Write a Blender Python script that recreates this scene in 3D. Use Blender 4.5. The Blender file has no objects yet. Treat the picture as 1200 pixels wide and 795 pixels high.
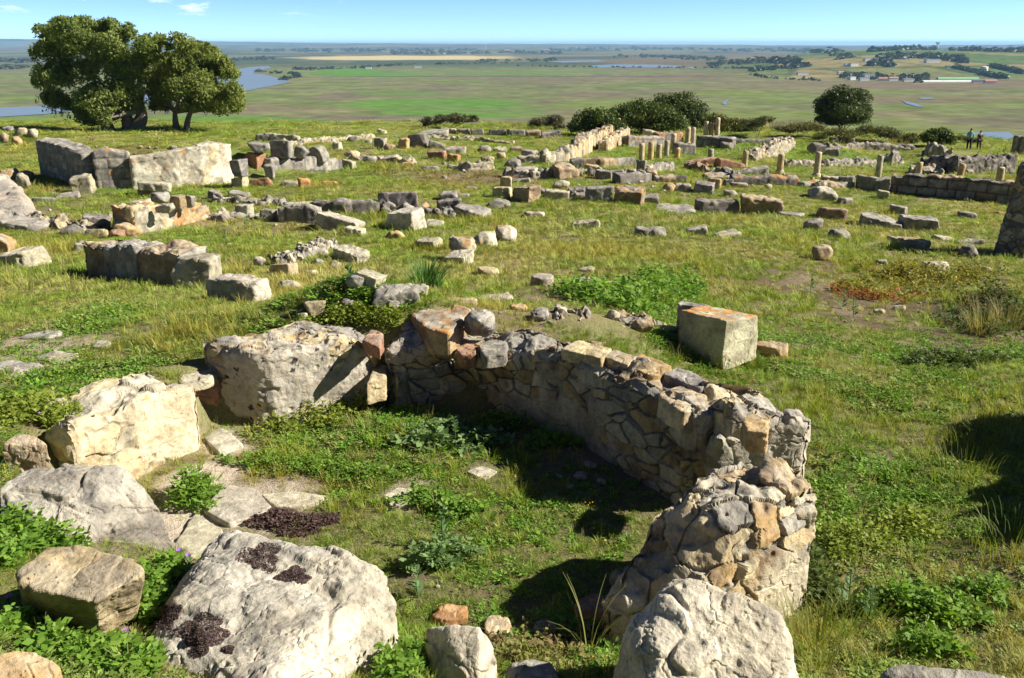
import bpy, bmesh, math, random
import numpy as np
from mathutils import Vector, Matrix, Euler

scene = bpy.context.scene
COL = scene.collection
random.seed(7)
RNG = np.random.default_rng(7)

# ------------------------------------------------------------------ camera
FPX, CX, CY, PITCH = 1039.0, 600.0, 397.5, math.radians(18.4)
CP, SP = math.cos(PITCH), math.sin(PITCH)
def ray(px, py):
    u = (px - CX) / FPX; v = (CY - py) / FPX
    return np.array([u, CP + v * SP, -SP + v * CP])
def P(px, py, z):
    """World point seen at a photo pixel on the level z (camera at the origin)."""
    d = ray(px, py); t = z / d[2]
    return (d[0] * t, d[1] * t, z)
def depth(p):
    return p[1] * CP - p[2] * SP
def proj(x, y, z):
    zc = y * CP - z * SP
    return CX + FPX * x / zc, CY - FPX * (y * SP + z * CP) / zc

# ------------------------------------------------------------------ noise
def _hash(ix, iy, iz, seed):
    h = (ix.astype(np.int64) * 374761393 + iy.astype(np.int64) * 668265263 +
         iz.astype(np.int64) * 2147483647 + np.int64(seed) * 1274126177) & 0xFFFFFFFF
    h = ((h ^ (h >> 13)) * 1274126177) & 0xFFFFFFFF
    h = ((h ^ (h >> 16)) * 2246822519) & 0xFFFFFFFF
    return ((h ^ (h >> 15)) & 0xFFFFFF) / float(0xFFFFFF)
def vnoise(p, seed=0):
    f = np.floor(p); i = f.astype(np.int64); t = p - f
    t = t * t * t * (t * (t * 6 - 15) + 10)
    out = 0
    for a in (0, 1):
        wa = t[:, 0] if a else 1 - t[:, 0]
        for b in (0, 1):
            wb = t[:, 1] if b else 1 - t[:, 1]
            for c in (0, 1):
                wc = t[:, 2] if c else 1 - t[:, 2]
                out = out + wa * wb * wc * _hash(i[:, 0] + a, i[:, 1] + b, i[:, 2] + c, seed)
    return out * 2 - 1
def fbm(p, seed=0, octv=4, gain=0.5):
    s = 0; amp = 1; tot = 0
    for o in range(octv):
        s = s + amp * vnoise(p * (2.03 ** o) + 17.3 * o, seed + o); tot += amp; amp *= gain
    return s / tot * 1.6
def voronoi(p, seed=0, jit=0.8, full=False):
    """F1, F2 and a random number of the nearest cell."""
    i = np.floor(p).astype(np.int64); n = len(p)
    f1 = np.full(n, 9.); f2 = np.full(n, 9.); cid = np.zeros(n); off = np.zeros((n, 3))
    for a in (-1, 0, 1):
        for b in (-1, 0, 1):
            for c in (-1, 0, 1):
                jx, jy, jz = i[:, 0] + a, i[:, 1] + b, i[:, 2] + c
                q = np.stack([jx + .5 + jit * (_hash(jx, jy, jz, seed) - .5),
                              jy + .5 + jit * (_hash(jx, jy, jz, seed + 1) - .5),
                              jz + .5 + jit * (_hash(jx, jy, jz, seed + 2) - .5)], 1)
                d = np.sqrt(((p - q) ** 2).sum(1))
                near = d < f1
                f2 = np.where(near, f1, np.minimum(f2, d))
                cid = np.where(near, _hash(jx, jy, jz, seed + 3), cid)
                f1 = np.where(near, d, f1); off = np.where(near[:, None], p - q, off)
    return (f1, f2, cid, off) if full else (f1, f2, cid)
def sstep(a, b, x):
    t = np.clip((x - a) / (b - a), 0, 1); return t * t * (3 - 2 * t)
def lerp(a, b, t):
    return a + (b - a) * t

# ------------------------------------------------------------------ the hilltop
_U = np.array([-.95, -.60, -.42, -.20, .05, .27, .45, .62, .95])
_Y = np.array([-6, 0, 2.5, 3.5, 4.5, 5.5, 7, 9, 11, 14, 18, 25, 35, 50, 65, 80, 90, 110, 150, 260, 420], float)
_Z = np.array([
 [-1.6,-1.6,-1.6,-1.6,-1.6,-1.6,-1.6,-1.6,-1.6],
 [-1.7]*9,
 [-2.2,-2.35,-2.5,-2.7,-2.8,-2.8,-2.8,-2.8,-2.5],
 [-2.5,-2.7,-2.9,-3.15,-3.3,-3.35,-3.4,-3.3,-2.8],
 [-2.7,-3.0,-3.25,-3.5,-3.7,-3.75,-3.8,-3.7,-3.1],
 [-2.9,-3.1,-3.3,-3.75,-3.95,-4.0,-4.0,-3.9,-3.2],
 [-3.0,-3.2,-3.3,-3.5,-3.8,-4.1,-4.1,-4.0,-3.3],
 [-3.2,-3.3,-3.35,-3.4,-3.5,-4.05,-4.1,-4.05,-3.5],
 [-3.4,-3.5,-3.45,-3.3,-3.3,-3.95,-4.2,-4.15,-3.8],
 [-3.8,-3.9,-3.85,-3.85,-4.0,-4.3,-4.5,-4.5,-4.3],
 [-4.3,-4.4,-4.4,-4.5,-4.6,-4.8,-5.0,-5.0,-4.9],
 [-4.8,-4.9,-5.0,-5.1,-5.2,-5.4,-5.6,-5.7,-5.7],
 [-5.2,-5.4,-5.5,-5.6,-5.75,-6.1,-6.5,-6.7,-6.7],
 [-5.7,-5.9,-6.0,-6.1,-6.3,-6.7,-7.2,-7.5,-7.6],
 [-6.2,-6.3,-6.4,-6.6,-6.9,-7.35,-7.9,-8.3,-8.4],
 [-6.8,-6.8,-6.9,-7.0,-7.2,-7.75,-8.2,-9.0,-9.2],
 [-7.2,-7.2,-7.2,-7.3,-7.5,-7.95,-8.4,-9.7,-10],
 [-13,-13,-13,-13,-13,-13,-13.5,-14,-14],
 [-30,-30,-30,-30,-30,-30,-30,-30,-30],
 [-78,-78,-78,-78,-78,-78,-78,-78,-78],
 [-80]*9])
PIT_PX = [(225,700),(120,690),(84,622),(98,594),(240,522),(262,502),(315,502),(445,470),(500,474),(600,488),(700,530),(775,575),
          (812,598),(800,640),(735,690),(722,745),(650,752),(480,742),(300,690)]
PIT = np.array([P(a, b, -4.0)[:2] for a, b in PIT_PX])
def poly_sd(x, y, poly):
    """Signed distance to a polygon, negative inside."""
    d = np.full(x.shape, 1e9); ins = np.zeros(x.shape, bool)
    n = len(poly)
    for i in range(n):
        ax, ay = poly[i]; bx, by = poly[(i + 1) % n]
        ex, ey = bx - ax, by - ay
        t = np.clip(((x - ax) * ex + (y - ay) * ey) / (ex * ex + ey * ey + 1e-12), 0, 1)
        d = np.minimum(d, np.hypot(x - ax - t * ex, y - ay - t * ey))
        c = ((ay > y) != (by > y)) & (x < ex * (y - ay) / (ey if abs(ey) > 1e-9 else 1e-9) + ax)
        ins ^= c
    return np.where(ins, -d, d)
BUMPS = []      # (x, y, rx, ry, height): mounds and hollows of the hilltop
def H(x, y):
    x = np.asarray(x, float); y = np.asarray(y, float)
    shp = np.broadcast(x, y).shape
    x = np.broadcast_to(x, shp).ravel(); y = np.broadcast_to(y, shp).ravel()
    u = np.clip(x / (np.maximum(y, 0) + 1.2) , -.949, .949)
    yy = np.clip(y, -5.9, 419)
    i = np.clip(np.searchsorted(_U, u) - 1, 0, len(_U) - 2)
    j = np.clip(np.searchsorted(_Y, yy) - 1, 0, len(_Y) - 2)
    a = (u - _U[i]) / (_U[i + 1] - _U[i]); b = (yy - _Y[j]) / (_Y[j + 1] - _Y[j])
    a = a * a * (3 - 2 * a)
    z = lerp(lerp(_Z[j, i], _Z[j, i + 1], a), lerp(_Z[j + 1, i], _Z[j + 1, i + 1], a), b)
    p = np.stack([x, y, np.zeros_like(x)], 1)
    r = np.hypot(x, y)
    z = z + fbm(p * .9, 3, 3) * .035 * sstep(2, 9, r) + fbm(p * .17, 5, 3) * .13 * sstep(10, 30, r) + fbm(p * .03, 6, 3) * 2.0 * sstep(100, 200, r)
    for bx, by, rx, ry, h in BUMPS:
        z = z + h * np.exp(-(((x - bx) / rx) ** 2 + ((y - by) / ry) ** 2))
    near = (np.abs(x) < 8) & (y < 14) & (y > 2)
    if near.any():
        sd = poly_sd(x[near], y[near], PIT)
        m = 1 - sstep(.09, .42, sd)
        q = p[near]
        fl = -4.0 + fbm(q * 1.7, 9, 3) * .035
        z[near] = lerp(z[near], np.minimum(fl, z[near] + .03), m)
    return z.reshape(shp)
_T = np.geomspace(1.5, 420, 900)
def G(px, py, up=0.0):
    """Where the sight line of a photo pixel meets the hilltop (raised by up)."""
    d = ray(px, py)
    X, Y, Z = d[0] * _T, d[1] * _T, d[2] * _T
    g = Z - (H(X, Y) + up)
    k = np.argmax(g < 0)
    if g[k] >= 0 or k == 0: k = len(_T) - 1
    a = g[k - 1] / (g[k - 1] - g[k] + 1e-12)
    t = _T[k - 1] + (_T[k] - _T[k - 1]) * a
    if d[1] * t > 92:      # beyond the rim: the nearest point of the rim
        t = 89 / d[1]; return (d[0] * t, 89.0, float(H(d[0] * t, 89.0)))
    return (d[0] * t, d[1] * t, d[2] * t)

# ------------------------------------------------------------------ objects
def tag(o, label=None, cat=None, group=None, kind=None):
    if label:
        o['label'] = label
        if not kind: o['kind'] = 'thing'
    if cat: o['category'] = cat
    if group: o['group'] = group
    if kind: o['kind'] = kind
    return o
def link(name, me, mat=None, parent=None, loc=None, smooth=True):
    o = bpy.data.objects.new(name, me); COL.objects.link(o)
    if mat is not None and me is not None: me.materials.append(mat)
    if parent is not None: o.parent = parent
    if loc is not None: o.location = loc
    return o
def empty(name, loc, rz=0):
    o = bpy.data.objects.new(name, None); COL.objects.link(o)
    o.location = loc; o.rotation_euler = (0, 0, rz); o.empty_display_size = .2
    return o
def mesh_np(name, v, quads=None, tris=None, col=None, smooth=True, extra=None):
    me = bpy.data.meshes.new(name)
    nq = 0 if quads is None else len(quads); nt = 0 if tris is None else len(tris)
    me.vertices.add(len(v)); me.vertices.foreach_set('co', np.asarray(v, np.float32).ravel())
    me.loops.add(nq * 4 + nt * 3)
    idx = []
    if nq: idx.append(np.asarray(quads, np.int32).ravel())
    if nt: idx.append(np.asarray(tris, np.int32).ravel())
    me.loops.foreach_set('vertex_index', np.concatenate(idx))
    me.polygons.add(nq + nt)
    st = np.concatenate([np.arange(nq) * 4, nq * 4 + np.arange(nt) * 3]).astype(np.int32)
    me.polygons.foreach_set('loop_start', st)
    me.polygons.foreach_set('use_smooth', np.full(nq + nt, smooth))
    me.update(calc_edges=True)
    if col is not None:
        at = me.color_attributes.new('Col', 'FLOAT_COLOR', 'POINT')
        c = np.ones((len(v), 4), np.float32); c[:, :col.shape[1]] = col
        at.data.foreach_set('color', c.ravel())
    if extra:
        for k, a in extra.items():
            at = me.attributes.new(k, 'FLOAT', 'POINT'); at.data.foreach_set('value', np.asarray(a, np.float32))
    return me
_BG = {}
def boxgrid(nx, ny, nz):
    """Surface of a unit box cut into nx*ny*nz cells: parameters 0..1 and quads."""
    key = (nx, ny, nz)
    if key in _BG: return _BG[key]
    ids = {}; V = []; Q = []
    def vid(i, j, k):
        t = (i, j, k)
        if t not in ids: ids[t] = len(V); V.append((i / nx, j / ny, k / nz))
        return ids[t]
    for i in range(nx):
        for j in range(ny):
            Q.append((vid(i, j, nz), vid(i + 1, j, nz), vid(i + 1, j + 1, nz), vid(i, j + 1, nz)))
            Q.append((vid(i, j, 0), vid(i, j + 1, 0), vid(i + 1, j + 1, 0), vid(i + 1, j, 0)))
    for i in range(nx):
        for k in range(nz):
            Q.append((vid(i, 0, k), vid(i + 1, 0, k), vid(i + 1, 0, k + 1), vid(i, 0, k + 1)))
            Q.append((vid(i, ny, k), vid(i, ny, k + 1), vid(i + 1, ny, k + 1), vid(i + 1, ny, k)))
    for j in range(ny):
        for k in range(nz):
            Q.append((vid(0, j, k), vid(0, j, k + 1), vid(0, j + 1, k + 1), vid(0, j + 1, k)))
            Q.append((vid(nx, j, k), vid(nx, j + 1, k), vid(nx, j + 1, k + 1), vid(nx, j, k + 1)))
    _BG[key] = (np.array(V, float), np.array(Q, np.int32))
    return _BG[key]
def normals(v, q, smooth=0):
    a = v[q[:, 2]] - v[q[:, 0]]; b = v[q[:, 3]] - v[q[:, 1]]
    n = np.cross(a, b); out = np.zeros_like(v)
    for k in range(4): np.add.at(out, q[:, k], n)
    out /= (np.linalg.norm(out, axis=1, keepdims=True) + 1e-12)
    for _ in range(smooth):
        f = out[q].mean(1); out = np.zeros_like(v)
        for k in range(4): np.add.at(out, q[:, k], f)
        out /= (np.linalg.norm(out, axis=1, keepdims=True) + 1e-12)
    return out
EXCL = []       # (x, y, r): where no grass is to grow
RING = []       # (x, y, half width, half depth, yaw): stones with grass banked against them
def relax(v, q, k=1, w=.5):
    cnt = np.zeros((len(v), 1))
    for j in range(4): np.add.at(cnt, q[:, j], 1)
    for _ in range(k):
        f = v[q].mean(1); a = np.zeros_like(v)
        for j in range(4): np.add.at(a, q[:, j], f)
        v = v + (a / cnt - v) * w
    return v
# ------------------------------------------------------------------ materials
def new_mat(name):
    m = bpy.data.materials.new(name); m.use_nodes = True
    nt = m.node_tree; nt.nodes.clear()
    return m, nt, nt.nodes, nt.links
def nd(N, t, **kw):
    n = N.new(t)
    for k, v in kw.items():
        if k in ('op', 'blend'): setattr(n, 'operation' if k == 'op' else 'blend_type', v)
        elif hasattr(n, k): setattr(n, k, v)
        else: n.inputs[k].default_value = v
    return n
def ramp(N, stops, interp='LINEAR'):
    r = N.new('ShaderNodeValToRGB'); e = r.color_ramp.elements
    r.color_ramp.interpolation = interp
    while len(e) < len(stops): e.new(.5)
    for k, (p, c) in enumerate(stops):
        e[k].position = p; e[k].color = (*c, 1) if len(c) == 3 else c
    return r
def mixc(N, L, fac, a, b, blend='MIX'):
    m = N.new('ShaderNodeMix'); m.data_type = 'RGBA'; m.blend_type = blend
    for sock, v in ((m.inputs[0], fac), (m.inputs[6], a), (m.inputs[7], b)):
        if hasattr(v, 'is_linked') or hasattr(v, 'links'): L.new(v, sock)
        elif isinstance(v, (int, float)): sock.default_value = v
        else: sock.default_value = (*v, 1)
    return m.outputs[2]
def stone_material(name, fine=1.0, pits=1.0, spots=0.5):
    m, nt, N, L = new_mat(name)
    out = N.new('ShaderNodeOutputMaterial'); bs = N.new('ShaderNodeBsdfPrincipled')
    L.new(bs.outputs[0], out.inputs[0])
    bs.inputs['Roughness'].default_value = .92
    bs.inputs['Specular IOR Level'].default_value = .15
    at = nd(N, 'ShaderNodeAttribute', attribute_name='Col')
    tc = N.new('ShaderNodeTexCoord'); oi = N.new('ShaderNodeObjectInfo')
    sc = nd(N, 'ShaderNodeVectorMath', op='SCALE'); sc.inputs[0].default_value = (13, 29, 47); L.new(oi.outputs['Random'], sc.inputs['Scale'])
    ad = nd(N, 'ShaderNodeVectorMath', op='ADD'); L.new(tc.outputs['Object'], ad.inputs[0]); L.new(sc.outputs[0], ad.inputs[1])
    n1 = nd(N, 'ShaderNodeTexNoise'); n1.inputs['Scale'].default_value = 9 * fine; n1.inputs['Detail'].default_value = 7; n1.inputs['Roughness'].default_value = .68
    n2 = nd(N, 'ShaderNodeTexNoise'); n2.inputs['Scale'].default_value = 34 * fine; n2.inputs['Detail'].default_value = 5; n2.inputs['Roughness'].default_value = .7
    n3 = nd(N, 'ShaderNodeTexNoise'); n3.inputs['Scale'].default_value = 3.2; n3.inputs['Detail'].default_value = 5
    vo = nd(N, 'ShaderNodeTexVoronoi'); vo.inputs['Scale'].default_value = 26 * fine
    for t in (n1, n2, n3, vo): L.new(ad.outputs[0], t.inputs['Vector'])
    r1 = ramp(N, [(.25, (.48, .46, .45)), (.46, (.95, .95, .95)), (.72, (1.28, 1.25, 1.16))]); L.new(n1.outputs['Fac'], r1.inputs[0])
    c = mixc(N, L, .85, at.outputs['Color'], r1.outputs[0], 'MULTIPLY')
    r2 = ramp(N, [(.28, (.55, .54, .54)), (.5, (1, 1, 1)), (.75, (1.22, 1.2, 1.16))]); L.new(n2.outputs['Fac'], r2.inputs[0])
    c = mixc(N, L, .7, c, r2.outputs[0], 'MULTIPLY')
    # dark lichen spots and small pits that belong to the stone
    rp = ramp(N, [(.10, (1, 1, 1)), (.22, (0, 0, 0))]); L.new(vo.outputs['Distance'], rp.inputs[0])
    rg = ramp(N, [(.5, (0, 0, 0)), (.62, (1, 1, 1))]); L.new(n3.outputs['Fac'], rg.inputs[0])
    pm = mixc(N, L, 1.0, rp.outputs[0], rg.outputs[0], 'MULTIPLY')
    ps = nd(N, 'ShaderNodeMath', op='MULTIPLY'); L.new(pm, ps.inputs[0]); ps.inputs[1].default_value = spots
    c = mixc(N, L, ps.outputs[0], c, (.07, .062, .06))
    L.new(c, bs.inputs['Base Color'])
    b1 = nd(N, 'ShaderNodeBump'); b1.inputs['Strength'].default_value = .8; b1.inputs['Distance'].default_value = .02 / fine
    L.new(n1.outputs['Fac'], b1.inputs['Height'])
    b2 = nd(N, 'ShaderNodeBump'); b2.inputs['Strength'].default_value = .8 * pits; b2.inputs['Distance'].default_value = .009 / fine
    L.new(n2.outputs['Fac'], b2.inputs['Height']); L.new(b1.outputs[0], b2.inputs['Normal'])
    n4 = nd(N, 'ShaderNodeTexNoise'); n4.inputs['Scale'].default_value = 105 * fine; n4.inputs['Detail'].default_value = 4; n4.inputs['Roughness'].default_value = .65; L.new(ad.outputs[0], n4.inputs['Vector'])
    b3 = nd(N, 'ShaderNodeBump'); b3.inputs['Strength'].default_value = .7 * pits; b3.inputs['Distance'].default_value = .005 / fine; L.new(n4.outputs['Fac'], b3.inputs['Height']); L.new(b2.outputs[0], b3.inputs['Normal'])
    b4 = nd(N, 'ShaderNodeBump', invert=True); b4.inputs['Strength'].default_value = .8 * pits; b4.inputs['Distance'].default_value = .012 / fine; L.new(pm, b4.inputs['Height']); L.new(b3.outputs[0], b4.inputs['Normal'])
    L.new(b4.outputs[0], bs.inputs['Normal'])
    return m
M = {}
M['stone'] = stone_material('weathered_limestone', 1.0, 1.0, .35)
M['stone_far'] = stone_material('weathered_limestone_ruins', .55, .8, .45)
M['masonry'] = stone_material('rubble_masonry', 1.3, 1.0, .55)
def leaf_material(name, transl=.35, rough=.6):
    m, nt, N, L = new_mat(name)
    out = N.new('ShaderNodeOutputMaterial'); at = nd(N, 'ShaderNodeAttribute', attribute_name='Col')
    d = N.new('ShaderNodeBsdfPrincipled'); d.inputs['Roughness'].default_value = rough; d.inputs['Specular IOR Level'].default_value = .25
    t = N.new('ShaderNodeBsdfTranslucent'); mx = N.new('ShaderNodeMixShader'); mx.inputs[0].default_value = transl
    tb = mixc(N, L, 1.0, at.outputs['Color'], (1.3, 1.35, .6), 'MULTIPLY')
    L.new(at.outputs['Color'], d.inputs['Base Color']); L.new(tb, t.inputs[0])
    L.new(d.outputs[0], mx.inputs[1]); L.new(t.outputs[0], mx.inputs[2]); L.new(mx.outputs[0], out.inputs[0])
    return m
M['leaf'] = leaf_material('leaf')
M['leaf_dense'] = leaf_material('leaf_evergreen', .2, .5)
def plain_material(name, col, rough=.8, noise=0.0, scale=6, spec=.3):
    m, nt, N, L = new_mat(name)
    out = N.new('ShaderNodeOutputMaterial'); bs = N.new('ShaderNodeBsdfPrincipled'); L.new(bs.outputs[0], out.inputs[0])
    bs.inputs['Roughness'].default_value = rough; bs.inputs['Specular IOR Level'].default_value = spec
    tc = N.new('ShaderNodeTexCoord'); n = nd(N, 'ShaderNodeTexNoise'); n.inputs['Scale'].default_value = scale; n.inputs['Detail'].default_value = 6
    L.new(tc.outputs['Object'], n.inputs['Vector'])
    r = ramp(N, [(.25, tuple(x * (1 - noise) for x in col)), (.75, tuple(min(1, x * (1 + noise)) for x in col))]); L.new(n.outputs['Fac'], r.inputs[0])
    L.new(r.outputs[0], bs.inputs['Base Color'])
    b = nd(N, 'ShaderNodeBump'); b.inputs['Strength'].default_value = .3; b.inputs['Distance'].default_value = .01; L.new(n.outputs['Fac'], b.inputs['Height']); L.new(b.outputs[0], bs.inputs['Normal'])
    return m
M['bark'] = plain_material('bark', (.17, .14, .11), .95, .5, 9)
M['white_wash'] = plain_material('white_wash', (.78, .77, .74), .8, .06, .2)
M['roof'] = plain_material('roof_tile', (.42, .2, .13), .85, .25, .5)
M['concrete'] = plain_material('concrete', (.42, .41, .39), .9, .12, .3)

# ------------------------------------------------------------------ stones
TONES = {   # pairs of albedos a stone is mottled between
 'white': ((.58, .535, .42), (.42, .38, .29)), 'pale': ((.49, .44, .33), (.33, .295, .23)),
 'cream': ((.56, .47, .30), (.42, .33, .20)), 'grey': ((.36, .335, .285), (.21, .195, .18)),
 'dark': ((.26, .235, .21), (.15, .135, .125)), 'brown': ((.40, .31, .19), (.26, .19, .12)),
 'ochre': ((.52, .38, .20), (.40, .27, .13)), 'orange': ((.55, .31, .13), (.40, .21, .10)),
 'red': ((.40, .22, .13), (.28, .16, .11)), 'olive': ((.42, .35, .20), (.28, .23, .14))}
def sph_dirs(n, rng):
    v = rng.normal(size=(n, 3)); return v / np.linalg.norm(v, axis=1, keepdims=True)
def soft_hull(dirs, nn, dd, k):
    c = np.maximum(dirs @ nn.T / dd[None, :], 0)
    m = c.max(1, keepdims=True) + 1e-9
    return 1 / (m[:, 0] * ((c / m) ** k).sum(1) ** (1 / k))
def paint(v, n, tone, rng, size, lich=0.0, patina=.5, moss=0.0, seed=0):
    a, b = TONES[tone]; a = np.array(a); b = np.array(b)
    s = 1 + rng.uniform(-.1, .1); tint = np.array([1, 1 + rng.uniform(-.03, .03), 1 + rng.uniform(-.08, .08)]) * s
    q = v / size
    f = sstep(-.5, .5, fbm(q * 2.6 + 31, seed + 1, 4))[:, None]
    c = lerp(b, a, f) * tint
    g = (sstep(.25, .9, n[:, 2]) * patina * sstep(-.35, .35, fbm(q * 3.1, seed + 2, 4)))[:, None]
    grey = np.array([.40, .385, .35]) * (.8 + .25 * f)
    c = lerp(c, grey, g)
    w = sstep(.22, .5, fbm(q * 5.5 + 7, seed + 3, 4))[:, None] * .5
    c = lerp(c, c * .55, w)
    if lich > 0:
        l = sstep(.62 - lich, .74 - lich, fbm(q * 4 + 3, seed + 4, 4) + .3 * n[:, 2])[:, None] * sstep(.1, .5, n[:, 2])[:, None]
        c = lerp(c, np.array([.50, .22, .05]), l * .75)
    if moss > 0:
        l = sstep(.6 - moss, .8 - moss, fbm(q * 3 + 9, seed + 5, 4) + .2 * n[:, 2])[:, None]
        c = lerp(c, np.array([.10, .085, .07]), l * .85)
    return np.clip(c, .01, .9)
def rock_mesh(name, nn, dd, cen, half, k, cells, size, seed, tone, lich=0, rough=1.0, patina=.5, moss=0, fine=True, spots=0):
    rng = np.random.default_rng(seed)
    g, q = boxgrid(*cells)
    p = (g * 2 - 1) * half
    L = np.linalg.norm(p, axis=1, keepdims=True)
    d = p / L
    v = d * soft_hull(d, nn, dd, k)[:, None]
    if fine: v = relax(v, q, 5, .6)
    off = rng.uniform(0, 90, 3)
    qn = v / size + off
    # broken facets: each cell of a coarse cell pattern is a tilted plane, then fractal wear over it
    w = np.stack([fbm(qn * 2.2, seed + 40 + i, 3) for i in range(3)], 1) * .25
    v0 = v.copy(); f1, f2, cid, of = voronoi(qn * (2.1 if fine else 2.6) + w, seed + 7, .9, True)
    gr = np.stack([(cid * 7.31) % 1 - .5, (cid * 13.7) % 1 - .5, (cid * 23.9) % 1 - .5], 1)
    n = normals(v, q, 4)
    fac = ((of * gr).sum(1) * .12 + (cid - .5) * .024) * sstep(.0, .16, f2 - f1) - sstep(.07, .0, f2 - f1) * .005
    v = v + n * (fac + fbm(qn * 1.6, seed, 6 if fine else 4, .55) * .026)[:, None] * size * rough
    if fine:
        n = normals(v, q, 4); vv = v + off
        g1, g2, gid, go = voronoi(vv * 9 + w * 2, seed + 9, .9, True)
        gg = np.stack([(gid * 7.31) % 1 - .5, (gid * 13.7) % 1 - .5, (gid * 23.9) % 1 - .5], 1)
        d2 = (go * gg).sum(1) * .020 * sstep(0, .2, g2 - g1) + fbm(vv * 11, seed + 10, 5, .6) * .010 - sstep(.30, .1, g1) * (gid > .72) * .016
        cr2 = np.abs(fbm(vv * 2.6, seed + 14, 5)); d2 = d2 - sstep(.05, .0, cr2) * .010
        v = v + n * (d2 * min(1, size * 1.2) * rough)[:, None]
    if fine: v = relax(v, q, 1, .22)
    n = normals(v, q)
    c = paint(v + off, n, tone, rng, size, lich, patina, moss, seed)
    if spots:
        f1, f2, cid = voronoi(v * 9 + off, seed + 5)
        s = (f1 < .38 * cid * spots)[:, None]; c = np.where(s, np.array([.06, .055, .055]), c)
    return mesh_np(name, v + cen, q, col=c, smooth=not fine)
_SEED = [100]
def kind_planes(kind, w, d, h, rng, cuts=None):
    """Planes (normal, distance from the centre) that cut a stone of this kind."""
    hz = h / 2
    if kind in ('block', 'slab', 'arch'):
        t = .075 if kind == 'block' else .10
        base = [(1, 0, 0, w / 2), (-1, 0, 0, w / 2), (0, 1, 0, d / 2), (0, -1, 0, d / 2), (0, 0, 1, hz), (0, 0, -1, hz + .06)]
        nn = []; dd = []
        for x, y, z, r in base:
            n = np.array([x, y, z], float) + rng.normal(size=3) * t; nn.append(n / np.linalg.norm(n)); dd.append(r * rng.uniform(.97, 1.02))
        for _ in range(cuts if cuts is not None else (4 if kind == 'block' else 8)):
            s = np.sign(rng.normal(size=3)); n = s * rng.uniform(.15, 1, 3); n /= np.linalg.norm(n)
            sup = (np.abs(n) * np.array([w / 2, d / 2, hz])).sum(); nn.append(n); dd.append(sup * rng.uniform(.76 if kind == 'block' else .68, .97))
        if kind == 'arch':
            for a in (25, 45, 65): 
                for s in (-1, 1):
                    n = np.array([s * math.sin(math.radians(a)), 0, math.cos(math.radians(a))]); nn.append(n); dd.append(min(w / 2, hz) * 1.0 + max(0, hz - w / 2) * n[2])
    elif kind == 'drum':
        nn = [(0, 0, 1), (0, 0, -1)]; dd = [hz, hz + .06]
        for a in range(20):
            A = a / 20 * 2 * math.pi; nn.append((math.cos(A), math.sin(A), .0)); dd.append(w / 2)
    else:
        nn = list(sph_dirs(15, rng)); e = np.array([w / 2, d / 2, hz])
        dd = [np.linalg.norm(n * e) * rng.uniform(.78, .98) for n in nn]
        for ax in range(3):
            for s in (-1, 1):
                n = np.zeros(3); n[ax] = s; nn.append(n); dd.append(e[ax])
    return np.array(nn, float), np.array(dd, float)
def S(label, xl, yt, xr, yb, kind='block', tone='grey', yaw=0, dr=.8, name=None, up=0.0, lich=0, group=None,
      rough=1.0, patina=.5, k=None, tilt=(0, 0), cat=None, moss=0, bury=0.0, hmax=None, excl=True, spots=0, exact=False):
    """A stone standing on the hilltop, from its box in the photograph (ground contact at the bottom edge)."""
    _SEED[0] += 1; seed = _SEED[0]; rng = np.random.default_rng(seed)
    xc = (xl + xr) / 2; g = G(xc, yb, up); zc = depth(g); m = zc / FPX
    ya = math.radians(yaw); wm = (xr - xl) * m
    w = wm / (abs(math.cos(ya)) + dr * abs(math.sin(ya))); d = w * dr
    e = w * abs(math.sin(ya)) + d * abs(math.cos(ya))
    if kind == 'drum': d = w = e = wm
    dep = math.atan2(-g[2], g[1])
    h = ((yb - yt) * m - e * math.sin(dep)) / math.cos(dep)
    h = max(h, (.10 if kind == 'slab' else .28) * min(w, d))
    if hmax: h = min(h, hmax)
    x, y = g[0] + g[0] / g[1] * e / 2, g[1] + e / 2
    z = float(H(x, y)) + up
    z = min(z, g[2] + .05) if up == 0 else z
    nn, dd = kind_planes(kind, w, d, h, rng, 1 if exact else None)
    px = max(xr - xl, yb - yt)
    c = int(np.clip(px / 1.5, 7, 110))
    half = np.array([w / 2, d / 2, h / 2 + .03])
    cells = tuple(int(max(5, round(c * q / max(half)))) for q in half)
    kk = k or {'block': 30, 'slab': 22, 'boulder': 20, 'drum': 26, 'arch': 24}[kind]
    size = (w + d + h) / 3
    nm = name or {'block': 'stone_block', 'slab': 'stone_slab', 'boulder': 'boulder', 'drum': 'column_drum', 'arch': 'stone_block'}[kind]
    me = rock_mesh(nm, nn, dd, np.array([0, 0, h / 2]), half, kk, cells, size, seed, tone, lich, rough, patina, moss, fine=px > 60, spots=spots)
    o = link(nm, me, M['stone'] if zc < 16 else M['stone_far'], loc=(x, y, z - bury - (.05 if zc > 16 and not up else .0)))
    o.rotation_euler = (math.radians(tilt[0]), math.radians(tilt[1]), ya)
    tag(o, label, cat or {'block': 'stone block', 'slab': 'stone slab', 'boulder': 'boulder', 'drum': 'column drum', 'arch': 'stone block'}[kind], group)
    if not up and kind != 'drum' and not hmax and not exact:
        o.rotation_euler = (o.rotation_euler[0] + rng.normal() * .05, o.rotation_euler[1] + rng.normal() * .05, ya + rng.normal() * .10); o.location.z -= rng.random() * .12 * h
    if not up: RING.append((x, y, w / 2, d / 2, ya))
    if excl: EXCL.append((x, y, .5 * max(w, d) * .68))
    return o
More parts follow.
